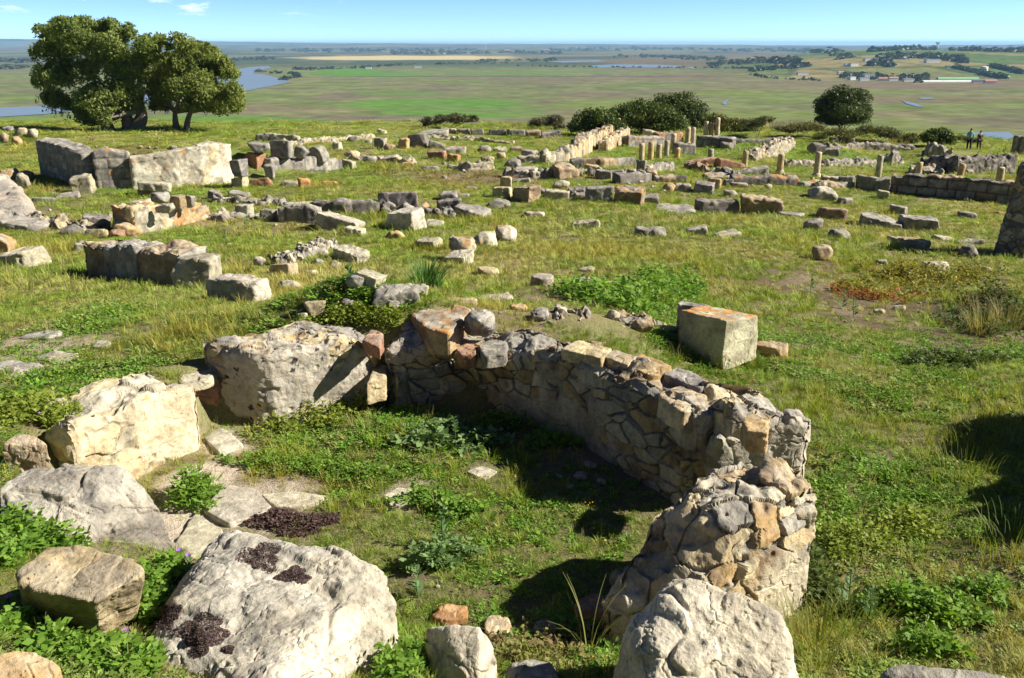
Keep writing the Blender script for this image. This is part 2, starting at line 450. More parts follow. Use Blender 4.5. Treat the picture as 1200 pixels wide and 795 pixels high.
def hull_planes(pts):
    bm = bmesh.new()
    for p in pts: bm.verts.new(p)
    bmesh.ops.convex_hull(bm, input=bm.verts)
    c = (np.min(pts, 0) + np.max(pts, 0)) / 2; nn = []; dd = []
    for f in bm.faces:
        n = np.array(f.normal); r = float(np.dot(n, np.array(f.calc_center_median()) - c))
        if r < 0: n, r = -n, -r
        if f.calc_area() < 1e-6 or r < 1e-4: continue
        nn.append((f.calc_area(), n, r))
    bm.free(); out = []
    for a, n, r in sorted(nn, key=lambda t: -t[0]):      # faces that lie nearly in one plane count once
        hit = [o for o in out if np.dot(o[1], n) > .955]
        if hit:
            o = hit[0]; m = o[1] * o[0] + n * a; o[2] = (o[2] * o[0] + r * a) / (o[0] + a); o[0] += a; o[1] = m / np.linalg.norm(m)
        else: out.append([a, n, r])
    N_ = np.array([o[1] for o in out]); q = np.array(pts) - c
    return c, N_, (q @ N_.T).max(0) * .97
def B(label, pts, tone='grey', k=26, cells=90, name='boulder', cat='boulder', rough=1.0, lich=0, patina=.5, moss=0, base=None, group=None, spots=0, cuts=5, far=False):
    """A boulder from its corners: (pixel x, pixel y, level)."""
    _SEED[0] += 1; seed = _SEED[0]; rng = np.random.default_rng(seed)
    w = np.array([P(*p) for p in pts])
    if base is not None:
        lo = w.copy(); lo[:, 2] = base; cc = lo[:, :2].mean(0); lo[:, :2] = cc + (lo[:, :2] - cc) * 1.02
        w = np.concatenate([w, lo])
    c, nn, dd = hull_planes(w)
    ext = w - c
    for _ in range(max(1, cuts - 2)):
        n = sph_dirs(1, rng)[0]; n[2] = abs(n[2]) * .8; n /= np.linalg.norm(n)
        nn = np.vstack([nn, n]); dd = np.append(dd, (ext @ n).max() * rng.uniform(.88, .96))
    half = np.abs(ext).max(0); size = float(half.mean() * 1.5)
    k = k * 1.7; cl = tuple(int(max(8, round(cells * q / half.max()))) for q in half)
    org = np.array([c[0], c[1], w[:, 2].min()])
    me = rock_mesh(name, nn, dd, c - org, half, k, cl, size, seed, tone, lich, rough, patina, moss, True, spots)
    o = link(name, me, M['stone'], loc=tuple(org)); tag(o, label, cat, group)
    hull = w[:, :2]; EXCL.append((c[0], c[1], .8 * float(min(half[0], half[1]))))
    return o

# ------------------------------------------------------------------ masonry walls
def wall(name, label, path, thick, heights, z, stones=(.32, .3, .17), tones=('pale', 'cream', 'grey', 'brown'), wts=None, mortar=(.36, .33, .28),
         side=1, res=.02, joint=.022, prot=.03, plaster=0.0, plaster_col=(.5, .46, .38), cat='wall', ragged=.06, lich=0, style='rubble',
         lean=(0, 0), group=None, mat='masonry', dark_top=.4, spots=0, skew=(0, 0), excl=True, bottom=.12, js=(.02, .11)):
    """A stone wall along a path: its inner face at the path, thickness to the left (side=1) or right of it."""
    _SEED[0] += 1; seed = _SEED[0]; rng = np.random.default_rng(seed)
    pa = np.array([p[:2] for p in path], float)
    seg = np.hypot(*np.diff(pa, axis=0).T); sl = np.concatenate([[0], np.cumsum(seg)]); Ln = sl[-1]
    hs = np.array(heights, float); hp = np.linspace(0, 1, len(hs))
    zs = np.array(z if hasattr(z, '__len__') else [z] * len(pa), float)
    hm = hs.max() + bottom
    na = max(4, int(Ln / res)); nb = max(3, int(thick / res)); nc = max(3, int(hm / res))
    g, q = boxgrid(na, nb, nc)
    s = g[:, 0] * Ln
    X = np.interp(s, sl, pa[:, 0]); Y = np.interp(s, sl, pa[:, 1]); Z0 = np.interp(s, sl, zs)
    e = .12
    tx = np.interp(np.minimum(s + e, Ln), sl, pa[:, 0]) - np.interp(np.maximum(s - e, 0), sl, pa[:, 0])
    ty = np.interp(np.minimum(s + e, Ln), sl, pa[:, 1]) - np.interp(np.maximum(s - e, 0), sl, pa[:, 1])
    r = np.hypot(tx, ty) + 1e-9; tx /= r; ty /= r
    nx, ny = -ty * side, tx * side
    h = np.interp(g[:, 0], hp, hs)
    sp = np.stack([s, g[:, 1] * thick, np.zeros_like(s)], 1)
    h = h + fbm(sp * 2.2 + seed, seed, 4) * ragged * 1.3 * sstep(.3, 1, g[:, 2])
    zl = -bottom + g[:, 2] * (h + bottom)
    t = g[:, 1] * thick
    sk_ = g[:, 1] * (skew[1] * g[:, 0] - skew[0] * (1 - g[:, 0])); X = X + tx * sk_; Y = Y + ty * sk_
    v = np.stack([X + nx * t, Y + ny * t, Z0 + zl], 1)
    v[:, 0] += lean[0] * np.maximum(zl, 0); v[:, 1] += lean[1] * np.maximum(zl, 0)
    n = normals(v, q)
    cen = v.mean(0)
    if ((v - cen) * n).sum(1).mean() < 0: q = q[:, ::-1].copy(); n = -n
    lx, lt, lz = stones
    pv = np.stack([s / lx, t / lt, zl / lz], 1)
    if style == 'ashlar':
        row = np.floor(pv[:, 2] + .15 * vnoise(np.stack([s * .8, t * 0, t * 0], 1), seed)); fz = pv[:, 2] - row
        o = _hash(row.astype(int), row.astype(int) * 0, row.astype(int) * 0, seed)
        sx = pv[:, 0] + o; cx = np.floor(sx); fx = sx - cx
        cid = _hash(cx.astype(int), row.astype(int), row.astype(int) * 0, seed + 1)
        dj = np.minimum(np.minimum(fx, 1 - fx) * lx, np.minimum(fz, 1 - fz) * lz)
        jm = sstep(0.004, max(.03, res * 1.1), dj + fbm(v * 7, seed, 3) * .010)
        cid2 = _hash(cx.astype(int), row.astype(int), row.astype(int) * 0, seed + 2)
    else:
        wob = np.stack([fbm(v * 3, seed + 20, 3), fbm(v * 3, seed + 21, 3), fbm(v * 3, seed + 22, 3)], 1) * .22
        f1, f2, cid, of = voronoi(pv + wob, seed, .85, True); tilt = (of * (np.stack([(cid * 7.31) % 1, (cid * 13.7) % 1, (cid * 23.9) % 1], 1) - .5)).sum(1) * prot * 1.5
        jm = sstep(js[0], js[1], f2 - f1); cid2 = (cid * 7.13) % 1
    if style == 'ashlar': tilt = 0
    pl = np.zeros(len(v))
    if plaster > 0: pl = sstep(.35 - plaster, .55 - plaster, fbm(v * 1.6 + 5, seed + 30, 4)) * sstep(.85, .5, np.abs(n[:, 2]))
    disp = (-(1 - jm) * joint + ((cid - .5) * prot + tilt) * jm) * (1 - .8 * pl) + pl * .012
    k1, k2, kid, ko = voronoi(v * 8 + 3, seed + 60, .9, True); kg = np.stack([(kid * 7.31) % 1, (kid * 13.7) % 1, (kid * 23.9) % 1], 1) - .5
    disp = disp + fbm(v * 3.5, seed + 11, 6, .55) * .020 + (ko * kg).sum(1) * .026 * sstep(0, .2, k2 - k1) - sstep(.32, .12, k1) * (kid > .7) * .018
    edge = np.minimum(np.minimum(g[:, 0], 1 - g[:, 0]) * Ln, 9) ; eb = np.minimum(g[:, 1], 1 - g[:, 1]) * thick; ec = (1 - g[:, 2]) * (h + .12)
    near = sorted([0])
    e2 = np.sort(np.stack([edge, eb, ec], 1), axis=1)[:, 1]
    rnd = sstep(.09, 0, e2) * .05
    nsm = n.copy()
    disp = disp - rnd * (0.6 + .8 * np.abs(fbm(v * 5, seed + 13, 2)))
    v = v + nsm * disp[:, None]
    n = normals(v, q)
    tl = np.array([TONES[x][0] for x in tones]); tb = np.array([TONES[x][1] for x in tones])
    w = np.cumsum(wts if wts else np.ones(len(tones))); w = w / w[-1]
    ti = np.clip(np.searchsorted(w, cid2), 0, len(tones) - 1)
    f = sstep(-.5, .5, fbm(v * 5, seed + 14, 4))[:, None]
    c = lerp(tb[ti], tl[ti], f) * (.85 + .3 * cid[:, None])
    mo = np.array(mortar) * (.8 + .4 * sstep(-.5, .5, fbm(v * 9, seed + 15, 3))[:, None])
    mo = mo * (.64 + .36 * pl)[:, None]
    c = lerp(mo, c, jm[:, None])
    pc = np.array(plaster_col) * (.82 + .3 * sstep(-.6, .6, fbm(v * 3, seed + 16, 4)))[:, None]
    c = lerp(c, pc, pl[:, None] * .9)
    gtop = (sstep(.3, .85, n[:, 2]) * dark_top * sstep(-.5, .3, fbm(v * 4, seed + 17, 3)))[:, None]
    c = lerp(c, np.array([.40, .38, .34]) * (.7 + .4 * f), gtop)
    st = sstep(.15, .5, fbm(v * 2.6 + 3, seed + 18, 4))[:, None] * .45
    c = lerp(c, c * .6, st)
    if spots:
        g1, g2, ci = voronoi(v * 8.5, seed + 5)
        m = ((g1 + .22 * fbm(v * 26, seed + 7, 3) < .36 * ci) & (fbm(v * 1.9, seed + 6, 3) + .35 * (g[:, 2] - .6) > .45 - spots))[:, None]; c = np.where(m, np.array([.055, .05, .05]), c)
    if lich:
        l = sstep(.55 - lich, .68 - lich, fbm(v * 3.4, seed + 19, 4) + .25 * sstep(0.5, 1, g[:, 2]) - .25)[:, None]
        c = lerp(c, np.array([.50, .23, .05]), l * .7)
    org = np.array([X.mean(), Y.mean(), zs.min()])
    me = mesh_np(name, v - org, q, col=np.clip(c, .01, .9), smooth=res > .03)
    o = link(name, me, M[mat], loc=tuple(org)); tag(o, label, cat, group)
    if excl:
        for a in np.arange(0, Ln + .01, max(.12, thick * .4)):
            x = np.interp(a, sl, pa[:, 0]); y = np.interp(a, sl, pa[:, 1]); i = int(np.argmin(np.abs(s - a)))
            for b in np.linspace(.2, .8, max(1, int(thick / .25))):
                EXCL.append((x + nx[i] * thick * b, y + ny[i] * thick * b, max(.06, min(.25, thick * .4))))
    return o
def Wg(label, pts, thick, hpx, name='masonry_wall', up=0, **kw):
    """A wall whose base line is given as photo pixels on the ground, its heights in photo pixels."""
    g = [G(a, b, up) for a, b in pts]
    hp = hpx if hasattr(hpx, '__len__') else [hpx] * len(pts)
    zc = [depth(p) for p in g]
    gi = np.interp(np.linspace(0, len(g) - 1, len(hp)), range(len(g)), zc)
    hs = [a * c / FPX / math.cos(math.atan2(-g[0][2], g[0][1])) for a, c in zip(hp, gi)]
    kw.setdefault('res', max(.02, min(zc) / FPX * 1.5)); kw.setdefault('side', 1)
    kw.setdefault('mat', 'stone_far' if min(zc) > 16 else 'masonry')
    return wall(name, label, g, thick, hs, [p[2] - .03 for p in g], **kw)
# ------------------------------------------------------------------ mounds of the ruin field
def bump(px, py, rx, ry, h):
    g = G(px, py); BUMPS.append((g[0], g[1], rx, ry, h))
_pb = list(BUMPS)
for a in [(40, 165, 3.0, 2.0, .5),      # fill behind the big walls
          (1185, 365, 1.4, 1.0, .42), (1085, 335, 1.6, .8, -.22), (420, 374, 1.0, .6, .52), (500, 376, .8, .4, .24),
          (1130, 192, 8, 2.5, -.5), (960, 162, 12, 4, .5)]:
    bump(*a)
BUMPS += [(-15.4, 38.9, 2.4, 1.5, 1.15), (-12.6, 40.4, 2.2, 1.4, 1.15), (-17.8, 39.4, 1.8, 1.5, .8), (-14.0, 41.5, 4.0, 1.8, .5)]

# ------------------------------------------------------------------ ground material zones, in photo pixels of the ground they lie on
# (px, py, rx, ry, zone, strength); zone: bare, dry, lush, pink, pave
ZONES = [(1000, 350, 55, 40, 'bare', .9), (960, 385, 60, 16, 'bare', .4), (1165, 390, 70, 28, 'bare', .9), (650, 350, 60, 14, 'bare', .7), (690, 335, 80, 14, 'bare', .4),
         (590, 372, 60, 25, 'bare', .5), (340, 612, 55, 18, 'bare', .9), (500, 665, 40, 16, 'bare', .7), (690, 560, 60, 34, 'bare', .7),
         (640, 650, 50, 8, 'bare', .5), (600, 750, 90, 22, 'bare', .6), (300, 590, 80, 26, 'pave', .9), (215, 600, 50, 60, 'pave', 1), (255, 520, 30, 22, 'pave', .7), (480, 580, 40, 14, 'pave', .6), (570, 555, 25, 10, 'pave', .5),
         (740, 590, 70, 50, 'bare', .5), (580, 700, 100, 20, 'bare', .6),
         (560, 210, 60, 10, 'pink', .9), (480, 200, 40, 8, 'pink', .5), (700, 470, 40, 20, 'dry', .5), (350, 340, 90, 20, 'dry', .6), (190, 350, 100, 14, 'dry', .5), (110, 262, 70, 12, 'dry', .7),
         (700, 280, 150, 30, 'dry', .45), (960, 250, 120, 20, 'dry', .5), (1110, 290, 70, 22, 'dry', .5), (300, 255, 100, 16, 'dry', .5), (880, 255, 60, 12, 'dry', .5), (1000, 440, 60, 14, 'dry', .5),
         (130, 224, 40, 8, 'lush', 1), (300, 190, 30, 8, 'lush', .5), (700, 175, 40, 10, 'lush', .9), (880, 172, 60, 12, 'lush', .8), (1000, 187, 60, 10, 'lush', .8), (560, 490, 80, 26, 'lush', .5), (390, 520, 90, 30, 'lush', .7),
         (900, 400, 80, 40, 'lush', .3), (200, 440, 90, 18, 'lush', .6), (400, 372, 40, 16, 'lush', .4), (720, 392, 60, 12, 'lush', .5), (30, 420, 60, 30, 'pave', .6), (150, 388, 30, 8, 'bare', .6), (330, 440, 20, 8, 'pave', .5),
         (60, 240, 40, 30, 'bare', .4), (700, 215, 120, 16, 'bare', .25), (1000, 215, 120, 16, 'bare', .25), (430, 180, 80, 14, 'bare', .3), (500, 165, 60, 8, 'pave', .25), (930, 490, 40, 14, 'bare', .35), (990, 470, 24, 8, 'bare', .5), (1100, 520, 40, 16, 'bare', .3), (1050, 690, 60, 30, 'bare', .4), (1150, 745, 50, 30, 'bare', .6), (1120, 640, 30, 14, 'bare', .5)]
ZW = []
for px, py, rx, ry, k, s in ZONES:
    g = G(px, py); gx = abs(G(px + rx, py)[0] - g[0]); gy = abs(G(px, py - ry)[1] - G(px, py + ry)[1]) / 2
    ZW.append((g[0], g[1], max(gx, .08), max(gy, .08), k, s))
def zone(x, y, kind):
    p = np.stack([x, y, np.zeros_like(x)], 1)
    w = fbm(p * 2.2, 61, 3) * .55 + fbm(p * .5, 62, 2) * .25
    o = np.zeros(len(x))
    for zx, zy, rx, ry, k, s in ZW:
        if k != kind: continue
        r = np.sqrt(((x - zx) / rx) ** 2 + ((y - zy) / ry) ** 2) + w
        o = np.maximum(o, s * sstep(1.25, .65, r))
    return o
def veg(x, y):
    """Grass cover 0..1 and its colour."""
    p = np.stack([x, y, np.zeros_like(x)], 1)
    bare, pave, dry, lush, pink = [zone(x, y, k) for k in ('bare', 'pave', 'dry', 'lush', 'pink')]
    n1 = fbm(p * .35, 71, 4); n2 = fbm(p * 1.3, 72, 4); n3 = fbm(p * 4, 73, 3)
    bare = np.clip(bare + sstep(.38, .7, n2 + .3 * n3) * .5, 0, 1)
    dry = np.clip(dry + sstep(.05, .65, n1 + .4 * n2) * .6, 0, 1)
    lush = np.clip(lush + sstep(.1, .6, -n1 + .5 * n2) * .45, 0, 1)
    cover = np.clip(1 - .8 * bare, 0, 1) * (1 - .97 * pave)
    c = np.tile(np.array([.255, .325, .055]), (len(x), 1))
    c = lerp(c, np.array([.46, .40, .16]), (dry * .75)[:, None])
    c = lerp(c, np.array([.19, .325, .045]), (lush * .8)[:, None])
    c = lerp(c, np.array([.30, .18, .16]), (pink * .65)[:, None])
    return cover, c, bare, pave

# ------------------------------------------------------------------ ground
def spaced(a, b, n, c, w):
    """n+1 coordinates from a to b, densest about c."""
    t = np.linspace(math.asinh((a - c) / w), math.asinh((b - c) / w), n + 1); return c + w * np.sinh(t)
gx = spaced(-420, 420, 420, 0, 7.0); gy = spaced(-30, 415, 470, 6.0, 7.5)
XX, YY = np.meshgrid(gx, gy)
ZZ = H(XX, YY)
nx_, ny_ = len(gx), len(gy)
V = np.stack([XX.ravel(), YY.ravel(), ZZ.ravel()], 1)
I = np.arange(nx_ * ny_).reshape(ny_, nx_)
Qd = np.stack([I[:-1, :-1], I[:-1, 1:], I[1:, 1:], I[1:, :-1]], -1).reshape(-1, 4)
cov, gc, bare, pave = veg(V[:, 0], V[:, 1])
soil = lerp(np.array([.15, .10, .08]), np.array([.25, .19, .145]), sstep(-.5, .5, fbm(V * 1.1, 81, 4))[:, None])
soil = lerp(soil, np.array([.58, .50, .40]), pave[:, None] * .95)
far = sstep(10, 60, V[:, 1])[:, None]
gcol = lerp(soil, gc * .75, (cov * (.45 + .35 * far[:, 0]))[:, None])
M['ground'] = (lambda: None)
m, nt, N, L = new_mat('grassy_soil')
out = N.new('ShaderNodeOutputMaterial'); bs = N.new('ShaderNodeBsdfPrincipled'); L.new(bs.outputs[0], out.inputs[0])
bs.inputs['Roughness'].default_value = .95; bs.inputs['Specular IOR Level'].default_value = .1
at = nd(N, 'ShaderNodeAttribute', attribute_name='Col'); tc = N.new('ShaderNodeTexCoord')
n1 = nd(N, 'ShaderNodeTexNoise'); n1.inputs['Scale'].default_value = 7; n1.inputs['Detail'].default_value = 8; n1.inputs['Roughness'].default_value = .75
n2 = nd(N, 'ShaderNodeTexNoise'); n2.inputs['Scale'].default_value = 45; n2.inputs['Detail'].default_value = 5
for t in (n1, n2): L.new(tc.outputs['Object'], t.inputs['Vector'])
r1 = ramp(N, [(.3, (.55, .5, .47)), (.5, (1, 1, 1)), (.72, (1.35, 1.3, 1.2))]); L.new(n1.outputs['Fac'], r1.inputs[0])
r2 = ramp(N, [(.3, (.75, .73, .72)), (.55, (1, 1, 1)), (.75, (1.2, 1.18, 1.15))]); L.new(n2.outputs['Fac'], r2.inputs[0])
c = mixc(N, L, .8, at.outputs['Color'], r1.outputs[0], 'MULTIPLY'); c = mixc(N, L, .8, c, r2.outputs[0], 'MULTIPLY')
L.new(c, bs.inputs['Base Color'])
b = nd(N, 'ShaderNodeBump'); b.inputs['Strength'].default_value = .8; b.inputs['Distance'].default_value = .03; L.new(n2.outputs['Fac'], b.inputs['Height'])
b3 = nd(N, 'ShaderNodeBump'); b3.inputs['Strength'].default_value = .6; b3.inputs['Distance'].default_value = .08; L.new(n1.outputs['Fac'], b3.inputs['Height']); L.new(b.outputs[0], b3.inputs['Normal'])
L.new(b3.outputs[0], bs.inputs['Normal'])
M['ground'] = m
ground = link('ground', mesh_np('ground', V, Qd, col=np.clip(gcol, .01, .9)), m); tag(ground, 'grassy hilltop strewn with ruins', 'ground', kind='structure')

# ------------------------------------------------------------------ the plain below, the far hills
ZP = -75.0
def far_z(x, y):
    p = np.stack([x, y, np.zeros_like(x)], 1)
    z = np.full(len(x), ZP)
    # cultivated hill on the right
    u = x / y
    prof = sstep(.18, .42, u) * sstep(1950, 3300, y) * (1 - sstep(4200, 6200, y))
    z = z + prof * (48 + 6 * fbm(p * .0011, 41, 3)) + sstep(1950, 2300, y) * sstep(.2, .3, u) * (3 * fbm(p * .004, 42, 2) + 3) * (1 - sstep(4200, 6200, y))
    # low ridges towards the horizon
    z = z + sstep(6500, 12000, y) * (16 + 16 * fbm(p * .00028, 43, 4)) * (1 - .3 * sstep(-.1, .4, u))
    z = z + sstep(11000, 17000, y) * (34 + 40 * fbm(p * .00022 + 3, 44, 4)) * lerp(1.25, .8, sstep(-.4, .3, u))
    z = z + sstep(17000, 22000, y) * (34 + 50 * fbm(p * .00016 + 8, 45, 4)) * lerp(1.9, .3, sstep(-.55, -.1, u))
    return z
yr = np.geomspace(150, 26000, 330); us = np.linspace(-1.25, 1.25, 620)
UU, YY = np.meshgrid(us, yr); XX = (UU * YY).ravel(); YY = YY.ravel()
ZZ = far_z(XX, YY)
pxx, pyy = proj(XX, YY, np.full_like(XX, ZP))
p = np.stack([XX, YY, 0 * XX], 1)
def ell(cx, cy, rx, ry, soft=.8, w=.75):
    r = np.sqrt(((pxx - cx) / rx) ** 2 + ((pyy - cy) / ry) ** 2) + w * fbm(p * .006, int(cx) % 97, 4) * .8
    return sstep(1 + soft / 2, 1 - soft / 2, r)[:, None]
nA = fbm(p * np.array([.0032, .0022, 1]), 51, 5); nB = fbm(p * np.array([.008, .014, 1]), 52, 4); nC = fbm(p * .03, 53, 4)
c = lerp(np.array([.155, .18, .075]), np.array([.185, .18, .095]), sstep(-.35, .4, nA)[:, None])
c = lerp(c, np.array([.145, .115, .095]), (sstep(.05, .55, nB) * .6)[:, None])
c = lerp(c, np.array([.115, .17, .04]), (sstep(.1, .5, -nB + .3 * nA) * .55)[:, None])
c = c * (1 + .22 * nC)[:, None]
GREEN = np.array([.10, .22, .035]); BROWN = np.array([.17, .125, .10]); RED = np.array([.19, .12, .10]); WHEAT = np.array([.55, .45, .22]); DARKG = np.array([.055, .085, .035])
for e in [(200, 152, 190, 10), (300, 141, 120, 5), (500, 120, 75, 7.5), (545, 130, 80, 5), (470, 110, 38, 3), (430, 88, 60, 4), (560, 136, 60, 4), (355, 150, 90, 8), (410, 84, 40, 4), (620, 85, 80, 2)]:
    c = lerp(c, GREEN, ell(*e) * .85)
for e in [(520, 113, 120, 4), (640, 92, 120, 7), (600, 128, 90, 4), (470, 146, 60, 5), (330, 128, 60, 3), (720, 112, 100, 5)]:
    c = lerp(c, BROWN, ell(*e) * .35)
for e in [(850, 90, 80, 5), (990, 100, 160, 5), (1100, 118, 120, 6), (1190, 98, 60, 4), (1040, 132, 90, 5)]:
    c = lerp(c, RED, ell(*e) * .45)
for e in [(880, 112, 80, 3), (900, 135, 90, 4), (720, 118, 40, 2.5), (680, 125, 50, 4)]:
    c = lerp(c, np.array([.15, .20, .05]), ell(*e) * .7)
for e in [(470, 68, 125, 2.6), (560, 66, 50, 1.2), (940, 90, 90, 2.4)]:
    c = lerp(c, WHEAT * (1 if e[0] < 700 else .6), ell(*e, .3, .25) * .95)
# dark hedged country beyond the marsh
fr = sstep(82, 74, pyy)[:, None]
pat = fbm(p * np.array([.0022, .0011, 1]), 55, 4)[:, None]; pat2 = fbm(p * .0011, 56, 4)[:, None]
cf = lerp(np.array([.055, .075, .045]), np.array([.15, .15, .08]), sstep(-.25, .35, pat)); cf = lerp(cf, np.array([.25, .15, .10]), sstep(.2, .5, pat2) * .5)
inw = ell(470, 68, 130, 3.2, .3, .25)
c = lerp(c, cf, fr * (1 - inw) * .9)
hill = (sstep(.18, .3, XX / YY) * sstep(1950, 2300, YY) * (1 - sstep(5000, 6500, YY)))[:, None]
f1, f2, cid = voronoi(p * np.array([.0042, .0022, 1]) + .5, 57)
ch = lerp(np.array([.10, .155, .05]), np.array([.24, .20, .09]), sstep(.25, .8, cid)[:, None]); ch = lerp(ch, DARKG, (sstep(.10, .03, f2 - f1) * .8)[:, None])
c = lerp(c, ch * (1 + .2 * nC)[:, None], hill)
# embankment line across the marsh
c = lerp(c, np.array([.06, .055, .05]), (np.exp(-((YY - 2260 - .01 * XX) / 22) ** 2) * sstep(-500, -300, XX) * (1 - sstep(700, 900, XX)))[:, None] * .8)
m, nt, N, L = new_mat('marsh_plain')
out = N.new('ShaderNodeOutputMaterial'); bs = N.new('ShaderNodeBsdfPrincipled'); L.new(bs.outputs[0], out.inputs[0]); bs.inputs['Roughness'].default_value = 1; bs.inputs['Specular IOR Level'].default_value = .0
at = nd(N, 'ShaderNodeAttribute', attribute_name='Col'); tc = N.new('ShaderNodeTexCoord'); n1 = nd(N, 'ShaderNodeTexNoise'); n1.inputs['Scale'].default_value = .05; n1.inputs['Detail'].default_value = 8
L.new(tc.outputs['Object'], n1.inputs['Vector']); r1 = ramp(N, [(.3, (.72, .72, .72)), (.7, (1.22, 1.22, 1.22))]); L.new(n1.outputs['Fac'], r1.inputs[0])
L.new(mixc(N, L, .9, at.outputs['Color'], r1.outputs[0], 'MULTIPLY'), bs.inputs['Base Color'])
nr, nu = len(yr), len(us); I = np.arange(nr * nu).reshape(nr, nu)
Qd = np.stack([I[:-1, :-1], I[:-1, 1:], I[1:, 1:], I[1:, :-1]], -1).reshape(-1, 4)
plain = link('plain', mesh_np('plain', np.stack([XX, YY, ZZ], 1), Qd, col=np.clip(c, .01, .9)), m); tag(plain, 'wide marshy plain with fields below the hill', 'plain', kind='structure')

# ------------------------------------------------------------------ water
m, nt, N, L = new_mat('still_water')
out = N.new('ShaderNodeOutputMaterial'); bs = N.new('ShaderNodeBsdfPrincipled'); L.new(bs.outputs[0], out.inputs[0])
bs.inputs['Base Color'].default_value = (.20, .26, .32, 1); bs.inputs['Roughness'].default_value = .28; bs.inputs['Specular IOR Level'].default_value = .5
M['water'] = m
def sheet(name, px, label, z=ZP + .6, mat='water', cat='water'):
    pts = [P(a, b, z) for a, b in px]
    bm = bmesh.new(); vs = [bm.verts.new(q) for q in pts]; bm.faces.new(vs); bmesh.ops.triangulate(bm, faces=bm.faces)
    bmesh.ops.recalc_face_normals(bm, faces=bm.faces)
    me = bpy.data.meshes.new(name); bm.to_mesh(me); bm.free()
    o = link(name, me, M[mat]); tag(o, label, cat, kind='structure'); return o
sheet('river', [(-60, 140), (0, 137), (50, 134), (110, 129), (180, 120), (240, 112), (285, 107), (312, 102), (332, 98), (341, 96), (330, 92.5), (316, 89), (296, 86), (300, 83), (318, 80), (314, 77.5), (292, 79), (276, 82), (262, 88), (225, 100), (180, 109), (110, 119), (50, 124.5), (-60, 128)], 'pale blue river bending across the plain', cat='river')
for q in [[(690, 77), (720, 75.5), (770, 76), (800, 77.5), (790, 79.5), (740, 79), (700, 79.5)], [(805, 79), (830, 77.5), (860, 79), (868, 81.5), (840, 81), (815, 81)],
          [(846, 121), (852, 117), (854, 116.5), (851, 119.5), (852, 122.5), (848, 122.8)], [(1056, 117), (1062, 119), (1072, 121), (1084, 125.5), (1074, 125), (1062, 121.5)], [(1076, 115), (1092, 114.5), (1096, 116), (1080, 116.5)],
          [(730, 60.5), (770, 60), (775, 61.2), (735, 61.6)], [(640, 72), (700, 70.5), (712, 72), (660, 73.5)], [(1128, 158), (1150, 155), (1182, 155), (1190, 160), (1176, 165), (1140, 163)]]:
    sheet('pond', q, 'shallow pool shining on the marsh', cat='pond')

# ------------------------------------------------------------------ light, sky, camera, air
EL = math.radians(35); SX, SY = .998, -.05
sd = Vector((SX * math.cos(EL), SY * math.cos(EL), math.sin(EL))).normalized()
sun = bpy.data.lights.new('sun', 'SUN'); sun.energy = 5.0; sun.angle = math.radians(.53); sun.color = (1, .93, .80)
so = bpy.data.objects.new('sun', sun); COL.objects.link(so); so.rotation_euler = (-sd).to_track_quat('-Z', 'Y').to_euler(); so.location = (60, -15, 60)
w = bpy.data.worlds.new('World'); scene.world = w; w.use_nodes = True
nt = w.node_tree; N = nt.nodes; L = nt.links; N.clear()
out = N.new('ShaderNodeOutputWorld'); bg = N.new('ShaderNodeBackground'); L.new(bg.outputs[0], out.inputs[0]); bg.inputs[1].default_value = .074
sk = N.new('ShaderNodeTexSky'); sk.sky_type = 'NISHITA'; sk.sun_disc = False; sk.sun_elevation = EL; sk.sun_rotation = math.atan2(SX, SY)
sk.air_density = 1.0; sk.dust_density = .3; sk.ozone_density = 2.2; sk.altitude = 80
tc = N.new('ShaderNodeTexCoord'); sp = N.new('ShaderNodeSeparateXYZ'); L.new(tc.outputs['Generated'], sp.inputs[0])
ma = nd(N, 'ShaderNodeMath', op='MULTIPLY_ADD'); L.new(sp.outputs[2], ma.inputs[0]); ma.inputs[1].default_value = 3.0; ma.inputs[2].default_value = .055
cb = N.new('ShaderNodeCombineXYZ'); L.new(sp.outputs[0], cb.inputs[0]); L.new(sp.outputs[1], cb.inputs[1]); L.new(ma.outputs[0], cb.inputs[2])
nm = nd(N, 'ShaderNodeVectorMath', op='NORMALIZE'); L.new(cb.outputs[0], nm.inputs[0]); L.new(nm.outputs[0], sk.inputs['Vector'])
# a few small fair-weather clouds low in the sky
mp = N.new('ShaderNodeMapping'); mp.inputs['Scale'].default_value = (14, 14, 60); mp.inputs['Location'].default_value = (1.3, .4, .2); L.new(tc.outputs['Generated'], mp.inputs[0])
cn = nd(N, 'ShaderNodeTexNoise'); cn.inputs['Scale'].default_value = 1.4; cn.inputs['Detail'].default_value = 7; cn.inputs['Roughness'].default_value = .6; L.new(mp.outputs[0], cn.inputs['Vector'])
cr = ramp(N, [(.56, (0, 0, 0)), (.72, (1, 1, 1))]); L.new(cn.outputs['Fac'], cr.inputs[0])
el = ramp(N, [(.025, (0, 0, 0)), (.034, (1, 1, 1)), (.041, (1, 1, 1)), (.047, (0, 0, 0))]); L.new(sp.outputs[2], el.inputs[0])
ax = ramp(N, [(.10, (1, 1, 1)), (.32, (1, 1, 1)), (.40, (0, 0, 0))]); 
a2 = nd(N, 'ShaderNodeMath', op='MULTIPLY_ADD'); L.new(sp.outputs[0], a2.inputs[0]); a2.inputs[1].default_value = .5; a2.inputs[2].default_value = .5
ax2 = ramp(N, [(.20, (0, 0, 0)), (.26, (1, 1, 1)), (.37, (1, 1, 1)), (.42, (0, 0, 0))]); L.new(a2.outputs[0], ax2.inputs[0])
k1 = mixc(N, L, 1.0, cr.outputs[0], el.outputs[0], 'MULTIPLY'); k2 = mixc(N, L, 1.0, k1, ax2.outputs[0], 'MULTIPLY')
